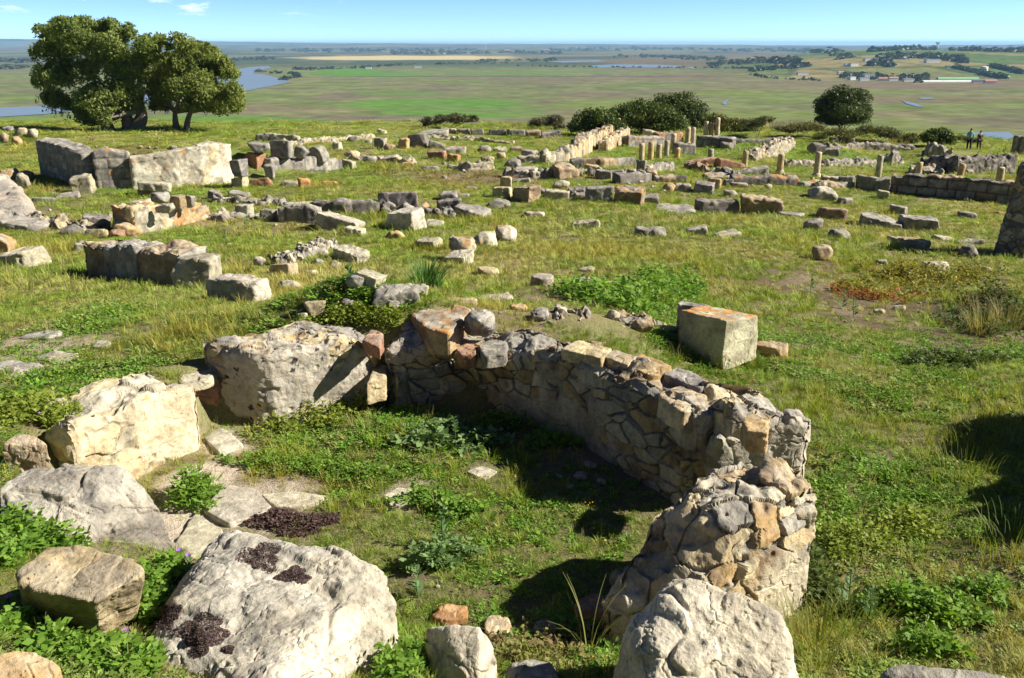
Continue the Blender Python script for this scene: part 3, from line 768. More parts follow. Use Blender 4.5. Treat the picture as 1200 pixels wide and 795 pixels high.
kf = nd(N, 'ShaderNodeMath', op='MULTIPLY'); L.new(k2, kf.inputs[0]); kf.inputs[1].default_value = .8
skc = mixc(N, L, 1.0, sk.outputs[0], (.72, .87, 1.12), 'MULTIPLY')
hz_ = ramp(N, [(0, (1, 1, 1)), (.045, (.95, .95, .95)), (.12, (.40, .40, .40)), (.3, (.24, .24, .24)), (1, (.2, .2, .2))]); L.new(sp.outputs[2], hz_.inputs[0])
sm = nd(N, 'ShaderNodeVectorMath', op='SCALE'); sm.inputs['Scale'].default_value = 1.7; L.new(hz_.outputs[0], sm.inputs[0])
skc = mixc(N, L, 1.0, skc, sm.outputs[0], 'MULTIPLY')
L.new(mixc(N, L, kf.outputs[0], skc, (11, 11, 11.2)), bg.inputs[0])

cam = bpy.data.cameras.new('camera'); co = bpy.data.objects.new('camera', cam); COL.objects.link(co); scene.camera = co
cam.sensor_fit = 'HORIZONTAL'; cam.sensor_width = 36; cam.lens = 36 * FPX / 1200; cam.clip_start = .05; cam.clip_end = 60000
co.location = (0, 0, 0); co.rotation_euler = (math.pi / 2 - PITCH, 0, 0)
bm = bmesh.new(); bmesh.ops.create_cube(bm, size=1)
for v in bm.verts: v.co = Vector((v.co.x * 70000, v.co.y * 26500 + 13180, (v.co.z + .5) * 140 - 86))
me = bpy.data.meshes.new('haze'); bm.to_mesh(me); bm.free()
m, nt, N, L = new_mat('thin_air'); out = N.new('ShaderNodeOutputMaterial'); pv = N.new('ShaderNodeVolumePrincipled')
pv.inputs['Color'].default_value = (.36, .66, 1, 1); pv.inputs['Density'].default_value = 5.4e-5; pv.inputs['Anisotropy'].default_value = .0
L.new(pv.outputs[0], out.inputs['Volume'])
hz = link('haze', me, m); tag(hz, 'thin blue haze over the distant plain', 'haze', kind='stuff')
vs = scene.view_settings; vs.view_transform = 'Standard'; vs.look = 'None'; vs.exposure = 1.0; vs.gamma = 1
scene.display_settings.display_device = 'sRGB'
cy = scene.cycles; cy.max_bounces = 4; cy.diffuse_bounces = 2; cy.glossy_bounces = 2; cy.transmission_bounces = 3; cy.volume_bounces = 0; cy.transparent_max_bounces = 6
cy.caustics_reflective = cy.caustics_refractive = False; cy.sample_clamp_indirect = 4
# ------------------------------------------------------------------ the sunken apse and its walls
FL = -4.0
def Pp(a, b, z=FL): return P(a, b, z)
wall('masonry_wall', 'pale plastered wall end with orange lichen at its corner, left of the sunken apse', [Pp(97, 593), Pp(165, 556), Pp(239, 523)], .76, [.74, .74, .72, .72], FL,
     stones=(.5, .4, .3), tones=('white', 'pale', 'cream', 'cream'), mortar=(.50, .44, .32), side=1, res=.014, plaster=.85, plaster_col=(.60, .51, .36), lich=-.06, prot=.02, dark_top=.3, ragged=.07)
wall('masonry_wall', 'grey conglomerate wall block with black lichen spots at the back left of the apse', [Pp(316, 503), Pp(450, 468)], .78, [.90, .88, .82, .74], FL,
     stones=(.26, .24, .15), tones=('grey', 'pale', 'cream', 'cream', 'ochre'), mortar=(.36, .33, .28), res=.013, plaster=.45, plaster_col=(.42, .385, .33), spots=.5, skew=(.4, 0), prot=.03, joint=.015, ragged=.07, dark_top=.5)
A = [Pp(455, 474), Pp(510, 472), Pp(556, 470.5), Pp(590, 484), Pp(620, 496), Pp(660, 512), Pp(700, 533), Pp(745, 559), Pp(785, 584), Pp(806, 598)]
apse = wall('apse_wall', 'curved rubble wall closing the back of the sunken apse, mostly in shade', A, .52, [.70, .72, .74, .80, .86, .92, .95, .96, .92], FL,
     stones=(.28, .28, .15), tones=('grey', 'brown', 'grey', 'pale', 'brown'), mortar=(.30, .285, .26), res=.0105, js=(.015, .06), plaster=.30, plaster_col=(.38, .34, .29), prot=.035, joint=.035, ragged=.08)
w4a, w4b = Pp(838, 606, -4.05), Pp(940, 606, -4.1)
wall('masonry_wall', 'rubble wall end at the right of the apse, behind the lower wall stub', [w4a, w4b], .72, [1.0, 1.02, .98, .84], -4.05,
     stones=(.34, .32, .22), tones=('grey', 'cream', 'grey', 'brown'), mortar=(.33, .31, .27), res=.0105, js=(.015, .06), prot=.06, joint=.05, ragged=.12, plaster=.1)
w5 = [(1.78, 6.30), (1.30, 5.86), (.80, 5.42), (.60, 5.24)]
wall('masonry_wall', 'broken rubble wall stub with a plastered outer face, near right of the apse', w5, .70, [1.0, .99, .97, .90, .74, .42], -4.08, side=-1 if False else 1,
     stones=(.36, .34, .24), tones=('cream', 'grey', 'pale', 'ochre', 'brown'), mortar=(.40, .37, .30), res=.009, js=(.012, .05), prot=.05, joint=.045, ragged=.10, plaster=.52, plaster_col=(.52, .46, .35), lich=.0)
# slabs and stones set on or against the walls
B('grey round-topped stone slab standing upright in the apse corner', [(822, 596, -4.05), (856, 590, -4.02), (822, 530, -3.45), (834, 505, -3.22), (846, 505, -3.2), (858, 530, -3.4), (842, 600, -4.05), (868, 590, -4.0), (842, 515, -3.25), (862, 525, -3.4)], 'grey', 22, 60, name='stone_slab', cat='stone slab', cuts=1)
B('pale coping stone edged with yellow moss on the broken wall stub', [(862, 562, -3.08), (930, 566, -3.08), (936, 582, -3.10), (872, 580, -3.10), (862, 572, -3.26), (935, 588, -3.26)], 'pale', 20, 50, name='coping_stone', cat='coping stone', cuts=3)
B('squared stone capping the right corner of the broken wall stub', [(925, 574, -3.12), (955, 572, -3.12), (958, 600, -3.16), (930, 606, -3.16), (926, 592, -3.5), (955, 640, -3.6), (935, 645, -3.6)], 'pale', 20, 40, name='corner_stone', cat='stone block')
def on(label, poly, z, th, tone='cream', name='coping_stone', cat='coping stone', lich=0, cells=40, k=18, patina=.4, rough=1.0, cuts=3):
    return B(label, [(a, b, z) for a, b in poly], tone, k, cells, name=name, cat=cat, base=z - th, lich=lich, patina=patina, rough=rough, cuts=cuts)
on('tan flat coping slab on the rear apse wall, brightest of the row', [(728, 424), (752, 413), (790, 428), (772, 440), (760, 440)], -3.02, .10, 'ochre', patina=.15)
on('grey coping slab beside the tan slab on the rear apse wall', [(775, 437), (795, 429), (832, 446), (822, 456)], -3.03, .10, 'grey')
on('long cracked coping stone on the middle of the rear apse wall', [(655, 408), (680, 398), (718, 408), (706, 420)], -2.98, .13, 'cream')
on('short tan coping stone between the cracked one and the tan slab', [(704, 416), (720, 408), (748, 418), (736, 428)], -3.0, .12, 'cream')
on('cream squared stone at the front edge of the apse wall, right end', [(770, 462), (792, 450), (832, 462), (822, 478), (800, 484)], -3.03, .24, 'cream')
on('tan blocky stone embedded in the rubble wall end', [(868, 492), (880, 482), (902, 490), (900, 508), (876, 504)], -3.0, .2, 'ochre')
on('flat brown slab overhanging the gap behind the apse, with an orange lichen spot', [(478, 366), (510, 352), (555, 360), (540, 376), (528, 392), (500, 384)], -3.06, .3, 'brown', name='stone_slab', cat='stone slab', lich=.02, patina=.8)
B('round grey pitted stone beside the flat brown slab behind the apse', [(542, 372, -3.0), (550, 363, -2.92), (572, 361, -2.9), (582, 368, -2.96), (581, 390, -3.2), (570, 398, -3.3), (550, 396, -3.28), (541, 388, -3.2), (560, 376, -2.9)], 'grey', 12, 46, cuts=2, base=None)
on('grey stone lying on the apse wall under the round pitted stone', [(560, 404), (574, 396), (596, 400), (594, 414), (568, 418)], -3.22, .16, 'grey', name='stone_block', cat='stone block')
on('reddish stone wedged on the apse wall left of the grey one', [(534, 408), (545, 402), (560, 405), (558, 416), (540, 416)], -3.26, .16, 'red', name='stone_block', cat='stone block')
on('tall narrow stone standing in the gap of the back wall', [(460, 432), (476, 428), (480, 436), (464, 440)], -3.6, .5, 'grey', name='stone_block', cat='stone block')
on('cream rubble stone jutting from the gap by the spotted wall', [(428, 448), (440, 424), (456, 428), (452, 442)], -3.58, .3, 'cream', name='stone_block', cat='stone block')
on('pink rough stone on top of the spotted wall beside the gap', [(424, 398), (434, 384), (450, 390), (446, 408)], -3.14, .16, 'red', name='stone_block', cat='stone block')
on('pale slab forming the sill between the two left walls', [(196, 434), (236, 420), (258, 432), (246, 446), (214, 452)], -3.42, .10, 'pale', name='stone_slab', cat='stone slab', patina=.2)
on('reddish riser stone in the shaded gap between the left walls', [(206, 442), (252, 432), (258, 442), (214, 452)], -3.48, .6, 'red', name='stone_slab', cat='stone slab')

# ------------------------------------------------------------------ boulders at the photographer's feet
B('large white boulder with dark dried moss pads in the near centre left', [(262, 622, -3.02), (330, 626, -2.96), (405, 642, -2.96), (452, 662, -3.02), (463, 690, -3.1), (452, 745, -3.35), (440, 800, -3.5), (320, 800, -3.0), (235, 790, -3.02), (160, 765, -3.08), (185, 718, -3.0), (250, 655, -2.96), (165, 790, -3.3), (470, 720, -3.5), (250, 640, -3.3)], 'white', 24, 150, base=-3.65, patina=.6, rough=1.15, cuts=3)
B('squarish brown boulder with a shaded front at the lower left', [(14, 682, -2.72), (52, 643, -2.68), (105, 640, -2.68), (160, 655, -2.72), (172, 672, -2.76), (112, 704, -2.76), (60, 696, -2.72), (168, 700, -2.98), (34, 736, -3.2), (122, 750, -3.2), (166, 712, -3.2), (152, 676, -3.2), (60, 680, -3.2)], 'olive', 34, 110, patina=.3, cuts=2)
B('long flat grey boulder at the left edge against the pale wall', [(-10, 572, -2.92), (20, 548, -2.9), (75, 530, -2.86), (125, 536, -2.88), (150, 548, -2.95), (186, 590, -3.2), (215, 640, -3.62), (205, 655, -3.75), (150, 645, -3.45), (80, 640, -3.2), (20, 600, -3.05), (-10, 600, -3.05)], 'grey', 22, 120, base=-4.15, patina=.55, cuts=3)
B('cream boulder filling the bottom right of the apse in front of the wall stub', [(776, 685, -2.92), (800, 686, -2.90), (880, 712, -2.96), (920, 730, -3.02), (936, 778, -3.16), (900, 800, -3.2), (760, 800, -3.12), (720, 790, -3.3), (735, 740, -3.12), (765, 700, -2.98), (940, 790, -3.4), (730, 750, -3.5)], 'white', 20, 130, base=-3.8, patina=.3, cuts=4)
B('small white pitted boulder at the bottom edge between the two big ones', [(497, 738, -3.28), (520, 728, -3.2), (560, 735, -3.2), (580, 750, -3.3), (586, 775, -3.42), (560, 800, -3.4), (510, 800, -3.5), (495, 760, -3.45)], 'white', 16, 70, base=-3.75, patina=.25)
B('flat orange-brown slab in the bottom left corner', [(-20, 770, -2.52), (20, 758, -2.54), (55, 768, -2.56), (72, 785, -2.62), (60, 810, -2.66), (-20, 815, -2.6)], 'ochre', 20, 60, base=-2.95, patina=.3, name='stone_slab', cat='stone slab')
B('grey slab with a worn hollow at the bottom right edge', [(1022, 790, -2.98), (1050, 776, -2.94), (1120, 776, -2.92), (1185, 788, -2.95), (1200, 805, -3.0), (1100, 830, -3.0), (1020, 815, -3.05)], 'grey', 18, 70, base=-3.4, patina=.4, name='stone_slab', cat='stone slab')
B('small cream stone among the weeds at the left edge', [(0, 520, -2.98), (18, 507, -2.94), (40, 508, -2.94), (58, 520, -3.0), (54, 540, -3.14), (10, 542, -3.14)], 'cream', 16, 46, base=-3.3, patina=.15)
S('blue-shaded stone cut by the bottom edge beside the white pitted boulder', 583, 773, 662, 815, 'boulder', 'grey', dr=.8, patina=.2, k=26)
S('rusty brown stone in front of the apse shadow', 502, 711, 553, 738, 'boulder', 'orange', dr=.8, patina=.2, k=26)
S('pale yellow stone right of the rusty brown stone', 562, 723, 602, 748, 'boulder', 'cream', dr=.8, patina=.2, k=26)
S('small grey mossy stone in the middle of the near edge of the apse', 622, 724, 654, 746, 'boulder', 'grey', dr=.8, patina=.2, k=26)
S('reddish stone in shade at the foot of the broken wall stub', 672, 698, 728, 732, 'boulder', 'red', dr=.8, patina=.2, k=26)
S('brown block in shade leaning on the broken wall stub', 730, 672, 784, 726, 'boulder', 'brown', dr=.8, patina=.2, k=26)
S('dark stone at the inner foot of the broken wall stub', 712, 658, 752, 700, 'boulder', 'dark', dr=.8, patina=.2, k=26)
# the dressed block standing behind the apse
S('tall squared block with orange lichen on top, standing alone behind the apse', 791, 352, 880, 436, 'block', 'white', yaw=-46, dr=.85, lich=.62, patina=.3, rough=.4, k=70, exact=True)
S('grey stone lying on the back of the tall lichened block', 792, 345, 838, 404, 'slab', 'grey', yaw=-20, dr=.6, up=0)
S('low tan slab in the grass right of the tall lichened block', 880, 395, 924, 422, 'slab', 'ochre', yaw=-25, dr=.5)
for i, (a, b, r) in enumerate([(680, 560, 9), (692, 548, 8), (668, 572, 6), (704, 566, 6), (655, 560, 5)]):
    S('grey rubble stone of the small heap in the shaded apse floor', a - r, b - r * 1.1, a + r, b + r * .5, 'boulder', 'grey', name='rubble_stone', cat='rubble stone', group='heap of rubble stones on the apse floor')

for poly, lab in [([(196, 648), (226, 600), (262, 618), (258, 650), (222, 684)], 'pale worn floor slab at the foot of the pale wall, nearest one'), ([(236, 596), (262, 566), (300, 572), (322, 596), (268, 614)], 'pinkish pale floor slab in the middle of the floor strip'), ([(304, 578), (345, 574), (388, 581), (352, 594), (322, 594)], 'pale floor slab at the grassy end of the floor strip'), ([(238, 512), (262, 500), (286, 520), (256, 530)], 'pale floor slab in the gap between the left walls'), ([(448, 580), (468, 570), (500, 576), (480, 592), (456, 592)], 'pale slab showing through the grass in the middle of the apse'), ([(546, 552), (566, 545), (584, 552), (568, 562)], 'small pale slab showing through the grass below the rear wall')]:
    o = on(lab, poly, -3.955, .16, 'white', name='floor_slab', cat='floor slab', cells=60, k=30, patina=.15, rough=.35, cuts=1)
    w = np.array([P(a, b, -3.955)[:2] for a, b in poly]); c = w.mean(0)
    for a in w: EXCL.append((*(c + (a - c) * .55), float(np.hypot(*(a - c)) * .42)))
# ------------------------------------------------------------------ left: the big roofless building and its neighbours
Wg('dark stub wall with a bright sunlit end, left corner of the big ruin', [(47, 206), (100, 222)], .9, [42, 44, 43, 42], stones=(.42, .4, .3), tones=('grey', 'pale', 'grey'), mortar=(.34, .32, .29), prot=.03, ragged=.05, style='ashlar')
S('pale squared block projecting below the sunlit end of the dark stub wall', 85, 202, 114, 228, 'block', 'pale', yaw=18, dr=.9)
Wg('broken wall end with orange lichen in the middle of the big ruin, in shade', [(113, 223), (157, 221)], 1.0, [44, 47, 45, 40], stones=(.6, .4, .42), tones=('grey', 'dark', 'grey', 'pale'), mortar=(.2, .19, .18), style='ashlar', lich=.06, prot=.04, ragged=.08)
Wg('long sunlit white wall of the big ruin below the olive trees', [(156, 222), (200, 220), (240, 217), (275, 214)], .7, [38, 39, 41, 43, 46, 47, 45], stones=(.5, .4, .36), tones=('white', 'pale', 'white', 'cream'), mortar=(.5, .46, .38), plaster=.35, plaster_col=(.66, .62, .50), lich=-.03, prot=.03, ragged=.035)
S('squared pier stone at the right end of the white wall of the big ruin', 272, 186, 291, 206, 'block', 'grey', yaw=-20, up=.55, dr=1)
S('pale foundation block under the pier of the big ruin', 271, 204, 292, 221, 'block', 'cream', yaw=-20, dr=1)
S('long grey block lying before the white wall of the big ruin', 163, 211, 202, 222, 'block', 'pale', yaw=10, dr=.5, up=.3)
S('brown stones shelf carrying the long grey block before the white wall', 162, 219, 189, 231, 'block', 'brown', yaw=10, dr=.5)
S('pitted grey stone leaning on the brown shelf before the big ruin', 180, 224, 200, 239, 'boulder', 'dark', dr=.9)
for a in [(0, 154, 12, 168, 'brown', 'tan boulder at the far left edge above the dark stub wall'), (14, 158, 28, 171, 'ochre', 'yellow boulder in the grass left of the dark stub wall'), (3, 147, 18, 155, 'grey', 'grey stone on the crest at the far left'), (25, 196, 42, 211, 'dark', 'dark stone in the shade left of the stub wall'),
          (18, 148, 34, 160, 'cream', 'cream boulder on the crest left of the trees, lower one'), (33, 150, 46, 163, 'pale', 'pale boulder touching the top corner of the dark stub wall')]:
    S(a[5], *a[:4], 'boulder', a[4])
S('flat dark stone in the grass below the dark stub wall, left one', 41, 227, 67, 237, 'slab', 'dark', yaw=8); S('flat grey stone in the grass below the dark stub wall, right one', 66, 223, 94, 233, 'slab', 'grey', yaw=12, dr=.5)
B('big pale sloping rock at the left edge with an orange lichen spot', [(-25, 205, -4.2), (12, 208, -4.2), (30, 226, -4.55), (48, 262, -5.0), (20, 262, -5.0), (-25, 264, -4.9)], 'pale', 18, 60, base=-5.6, lich=.0, far=True)
S('cream boulder on top of the rubble heap at the left edge', 0, 194, 24, 212, 'boulder', 'cream', lich=.05); S('pale boulder at the right foot of the rubble heap by the left edge', 20, 200, 38, 222, 'boulder', 'pale')
S('low grey flat rock below the big pale sloping rock', 8, 250, 62, 271, 'slab', 'grey', yaw=5, dr=.8); S('pale stone with orange lichen beside the low grey flat rock', 62, 252, 80, 268, 'boulder', 'pale', lich=.3)
S('orange-cream stone half outside the left edge beside the big block', -14, 266, 22, 298, 'boulder', 'ochre'); S('big pale squared block with a dark left face near the left edge', 1, 280, 57, 315, 'block', 'pale', yaw=-24, dr=.9)
S('dark stone at the left end of the rubble wall with the orange block', 75, 257, 100, 278, 'boulder', 'dark'); S('dark squared block behind the mossy long stone', 98, 249, 129, 272, 'block', 'dark', yaw=12, dr=.6)
S('mossy olive long stone before the dark squared block', 94, 262, 130, 280, 'boulder', 'olive', dr=.5); S('orange-brown boulder at the left end of the sunlit rubble wall', 135, 256, 165, 279, 'boulder', 'ochre')
S('pale flat slab just behind the long dark block wall', 86, 277, 126, 296, 'slab', 'pale', yaw=-8, dr=.6); S('small reddish stone between the orange boulder and the mossy stone', 128, 264, 146, 280, 'boulder', 'red')
Wg('sunlit rubble wall with large orange blocks and smaller stones on top', [(160, 276), (205, 267), (247, 256)], .75, [30, 30, 28, 24, 16], stones=(.55, .45, .40), tones=('cream', 'ochre', 'pale', 'orange', 'cream'), mortar=(.42, .38, .30), prot=.06, ragged=.10)
S('tan squared stone standing on the sunlit rubble wall', 200, 228, 220, 244, 'block', 'brown', yaw=-25, up=.62); S('grey squared stone beside the tan one on the sunlit rubble wall', 218, 229, 230, 242, 'block', 'grey', yaw=-25, up=.62)
S('thin slab on the sunlit rubble wall left of the tan squared stone', 182, 238, 206, 248, 'slab', 'pale', up=.6, yaw=-10, dr=.5); S('dark rough boulder behind the thin slab on the rubble wall', 178, 224, 202, 240, 'boulder', 'grey', up=.3)
S('pale flat stone at the back left of the sunlit rubble wall', 153, 231, 177, 247, 'slab', 'cream'); S('grey flat stone stepping down from the pale flat stone to the left', 127, 243, 150, 258, 'slab', 'pale', yaw=14); S('small cream block in the corner of the rubble wall', 146, 240, 162, 256, 'block', 'cream')
# long dark block wall
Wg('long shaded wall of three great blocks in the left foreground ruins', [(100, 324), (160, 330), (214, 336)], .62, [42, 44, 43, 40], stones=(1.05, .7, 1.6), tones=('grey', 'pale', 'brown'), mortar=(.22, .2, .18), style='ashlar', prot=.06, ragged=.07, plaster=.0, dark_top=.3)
S('tall white-topped block between the long shaded wall and the low block', 205, 288, 262, 338, 'block', 'pale', yaw=-24, dr=.8, patina=.1); S('long low pale block with a bright end, right end of the shaded wall', 240, 308, 326, 355, 'block', 'white', yaw=-26, dr=.42, patina=.6)
S('tan cubic block behind the bright end of the long low block', 319, 299, 352, 326, 'block', 'cream', yaw=-25); S('broken pale stone at the foot of the bright block end', 324, 323, 354, 341, 'boulder', 'pale')
S('white stone in the grass below the tan cubic block', 357, 309, 375, 322, 'boulder', 'white'); S('small white stone on the corner of the long low block', 297, 299, 312, 311, 'boulder', 'pale', up=.2)
S('reddish grey stone, leftmost of the small cluster by the pale oblong block', 345, 282, 366, 294, 'boulder', 'grey'); S('grey stone in the middle of the small cluster by the pale oblong block', 365, 286, 386, 300, 'boulder', 'pale'); S('grey stone at the back of the small cluster by the pale oblong block', 372, 277, 399, 292, 'boulder', 'grey')
S('pale oblong block with a bright right face in the left middle grass', 390, 283, 435, 310, 'block', 'white', yaw=-38, dr=.55); S('pale stone before the dark corner of the oblong block', 384, 300, 401, 315, 'boulder', 'pale'); S('low grey stone left of the oblong block corner', 365, 298, 381, 310, 'boulder', 'grey')
# rooms between
for a in [(244, 220, 258, 234, 'block', 'grey', 'grey block at the back corner of the small room right of the big ruin'), (252, 224, 262, 237, 'block', 'dark', 'dark upright block in the small room right of the big ruin'), (270, 221, 292, 234, 'slab', 'grey', 'grey slab on the far side of the small room'),
          (258, 231, 300, 240, 'slab', 'ochre', 'orange-topped slab across the small room'), (276, 236, 296, 255, 'block', 'pale', 'upright pier block with a bright side in the small room'), (300, 232, 317, 243, 'boulder', 'pale', 'pale stone right of the upright pier block'),
          (264, 245, 279, 256, 'boulder', 'dark', 'dark stone at the foot of the upright pier block'), (248, 248, 267, 261, 'boulder', 'dark', 'dark stone at the right tip of the sunlit rubble wall'), (306, 242, 325, 259, 'block', 'grey', 'grey block starting the long low wall right of the pier')]:
    S(a[6], *a[:4], a[4], a[5], yaw=-12 if a[4] == 'block' else 0)
Wg('low dark wall of worn blocks in the left middle ground', [(325, 261), (373, 263)], .6, [20, 21, 20], stones=(.6, .5, .8), tones=('grey', 'dark'), style='ashlar', mortar=(.2, .19, .17), prot=.05)
S('flat-topped grey block ending the low dark wall', 372, 247, 428, 271, 'block', 'pale', yaw=-15, dr=.6); S('pale block under the end of the low dark wall', 404, 261, 429, 278, 'block', 'white', yaw=-15)
Wg('low dark wall running behind the flat-topped grey block', [(362, 250), (405, 251), (446, 252)], .55, [15, 16, 17], stones=(.7, .5, .6), tones=('grey', 'dark'), style='ashlar', mortar=(.2, .19, .17), prot=.05)
S('thin pale slab on the ground behind the low dark wall', 331, 234, 366, 243, 'slab', 'pale', dr=.5); S('small grey stone on the rear dark wall', 394, 229, 409, 239, 'boulder', 'grey')
S('great dark stepped block in the centre left of the ruins', 443, 219, 492, 252, 'block', 'dark', yaw=8, dr=.5, patina=.2); S('pale block with a dark left face before the great stepped block', 455, 238, 501, 273, 'block', 'white', yaw=-30, dr=.9); S('small brown stone at the foot of the great stepped block, right side', 491, 234, 504, 247, 'boulder', 'ochre')
S('brown stone in the grass before the pale block', 450, 266, 476, 281, 'boulder', 'ochre'); S('squared grey block in the grass right of the pale block', 486, 272, 520, 294, 'block', 'pale', yaw=-30); S('low white stone at the right foot of the pale block', 496, 253, 521, 267, 'boulder', 'white')
# ------------------------------------------------------------------ upper left rows
S('long grey lintel lying at the edge of the plateau', 303, 154, 358, 167, 'slab', 'pale', yaw=-22, dr=.22); S('dark block under the left end of the long lintel', 302, 156, 318, 166, 'block', 'dark')
Wg('long low shaded wall carrying three blocks in the upper left', [(318, 201), (360, 201), (403, 200)], .8, [15, 16, 14], stones=(.7, .5, .9), tones=('dark', 'grey'), style='ashlar', mortar=(.18, .17, .16), prot=.06)
S('pale pink-footed block ending the long low shaded wall', 401, 185, 418, 199, 'block', 'pale', yaw=-25); S('round-topped grey stone on the low shaded wall, rightmost of the three', 361, 169, 387, 189, 'arch', 'grey', yaw=-30, up=.55, dr=.7)
S('rough grey stone on the low shaded wall, middle of the three', 343, 171, 363, 188, 'boulder', 'dark', up=.5); S('large grey block on the low shaded wall, leftmost of the three', 318, 167, 345, 187, 'block', 'grey', yaw=-15, up=.5)
S('red-brown block left of the low shaded wall', 287, 178, 311, 198, 'block', 'red', yaw=-22, lich=.1); S('grey cap stone on the red-brown block', 294, 172, 316, 182, 'slab', 'grey', up=.7); S('small upright pier below the red-brown block', 311, 192, 323, 211, 'block', 'grey', yaw=-10); S('low reddish wall stone joining the small upright pier', 291, 207, 319, 219, 'slab', 'red', dr=.5)
S('orange squared block leaning in the grass below the low shaded wall', 349, 206, 364, 221, 'block', 'orange', yaw=20, patina=.0); S('dark stone left of the orange squared block', 327, 209, 351, 220, 'boulder', 'pale'); S('flat orange stone right of the orange squared block', 376, 210, 396, 217, 'slab', 'orange', patina=.1)
for a in [(390, 165, 401, 176, 'block', 'white', 'white cube behind the round-topped stone'), (402, 174, 424, 187, 'boulder', 'cream', 'cream rubble boulder right of the low shaded wall'), (427, 162, 437, 169, 'boulder', 'white', 'white stone shining on the grass of the plateau'), (442, 150, 454, 157, 'boulder', 'white', 'white boulder on the plateau rim'), (407, 158, 421, 166, 'boulder', 'dark', 'dark pink stone near the plateau rim'),
          (439, 160, 454, 175, 'block', 'grey', 'grey upright block, leftmost in the row under the plateau rim'), (449, 166, 463, 176, 'boulder', 'brown', 'brown stone between two upright blocks of the rim row'), (467, 160, 480, 175, 'block', 'ochre', 'tan upright block in the row under the plateau rim'), (479, 156, 504, 173, 'block', 'dark', 'large dark hollow block at the right of the rim row'),
          (502, 165, 522, 175, 'slab', 'dark', 'low dark stone right of the large dark hollow block'), (501, 174, 525, 187, 'block', 'red', 'pinkish block with a dark front in the upper middle'), (519, 169, 547, 181, 'slab', 'pale', 'pale slab with a pink end behind the pinkish block'), (523, 178, 539, 190, 'block', 'orange', 'rusty orange block by the pinkish block'),
          (425, 181, 442, 191, 'boulder', 'grey', 'dark grey stone in the upper middle grass, left one'), (443, 181, 472, 191, 'slab', 'pale', 'pale slab with dark hollows in the upper middle grass'), (470, 188, 486, 194, 'slab', 'orange', 'flat orange stone right of the hollowed slab'), (558, 169, 577, 179, 'boulder', 'grey', 'grey boulder in the upper centre grass, left of a pair'),
          (577, 170, 595, 179, 'boulder', 'pale', 'pale boulder in the upper centre grass, right of a pair'), (563, 180, 580, 190, 'boulder', 'cream', 'cream rubble stone behind the low pale wall'), (581, 177, 594, 187, 'boulder', 'cream', 'cream stone right of the cream rubble stone'), (494, 193, 516, 201, 'slab', 'grey', 'flat grey stone left of the low pale wall'),
          (544, 215, 560, 223, 'boulder', 'grey', 'grey stone alone on the pinkish grass'), (597, 171, 612, 179, 'slab', 'brown', 'brown slab right of the boulder pair')]:
    S(a[6], *a[:4], a[4], a[5], yaw={'block': -14, 'slab': 6}.get(a[4], 0), dr=.6 if a[4] == 'slab' else .8)
S('large flat grey slab on the ground at the left end of the rim wall', 488, 151, 528, 160, 'slab', 'grey', yaw=-10, dr=.9)
for i, (a, b) in enumerate([(516, 535), (536, 551), (552, 567), (573, 594), (595, 615), (616, 634), (634, 658)]):
    S(['pale long block at the left end of the rim wall', 'second dark block of the rim wall from its left end', 'square dark block of the rim wall before the gap', 'long dark block of the rim wall just after the gap', 'flat grey block in the middle of the rim wall', 'brown block near the right end of the rim wall', 'rough end block of the rim wall beside the green shrub'][i], a, 149 + i * .6, b, 156.5 + i * .8, 'block', ['pale', 'grey', 'dark', 'dark', 'grey', 'brown', 'grey'][i], yaw=2, dr=.6)
Wg('low pale rubble wall in the upper centre grass', [(523, 201), (552, 201), (580, 199)], .6, [7, 10, 11, 12], stones=(.4, .4, .3), tones=('cream', 'pale', 'grey'), prot=.08, ragged=.15)
# ------------------------------------------------------------------ centre
Wg('sunlit wall of upright slabs climbing to the plateau rim, left of the columns', [(640, 193), (668, 190), (692, 180), (712, 166), (727, 158)], .8, [12, 14, 24, 20, 18, 14, 15, 15], stones=(.75, .5, 1.2), tones=('cream', 'pale', 'ochre', 'cream'), style='ashlar', mortar=(.3, .26, .2), prot=.16, ragged=.22, joint=.06)
Wg('short sunlit wall parallel to the wall of upright slabs, nearer the columns', [(712, 178), (726, 170), (738, 162)], .6, [12, 13, 12], stones=(.5, .5, .4), tones=('cream', 'pale', 'ochre'), prot=.08, ragged=.15)
S('dark rounded block left of the sunlit wall foot', 590, 183, 612, 198, 'boulder', 'dark'); S('grey upright block before the foot of the sunlit wall', 611, 174, 630, 191, 'block', 'grey', yaw=-22); Wg('low cream wall base joining the grey upright block to the sunlit wall', [(606, 192), (632, 192), (658, 190)], .6, [9, 10, 12], stones=(.5, .4, .3), tones=('cream', 'pale'), prot=.06)
S('grey block below the dark rounded block', 602, 193, 632, 207, 'block', 'grey', yaw=-10); S('long white slab lying obliquely in the centre', 618, 198, 647, 211, 'slab', 'white', yaw=35, dr=.35); S('large tan and grey split block in the centre of the ruins', 642, 191, 680, 211, 'block', 'brown', yaw=28, dr=.9, rough=1.4)
S('grey boulder below the large split block', 646, 207, 668, 222, 'boulder', 'pale'); S('cream notched block like a stone seat in the centre', 577, 215, 601, 232, 'block', 'cream', yaw=-14, dr=.7, patina=.0); S('cream back piece rising behind the notched block', 586, 207, 600, 222, 'block', 'cream', yaw=-14, dr=.35, patina=0, up=.1)
S('brown wedge block right of the notched block', 600, 215, 633, 238, 'block', 'brown', yaw=-28, dr=.8, rough=1.3); S('grey rounded stone before the notched block', 570, 229, 598, 245, 'boulder', 'grey'); S('large flat-topped grey block in the centre of the meadow edge', 530, 235, 578, 257, 'block', 'grey', yaw=-24, dr=.75)
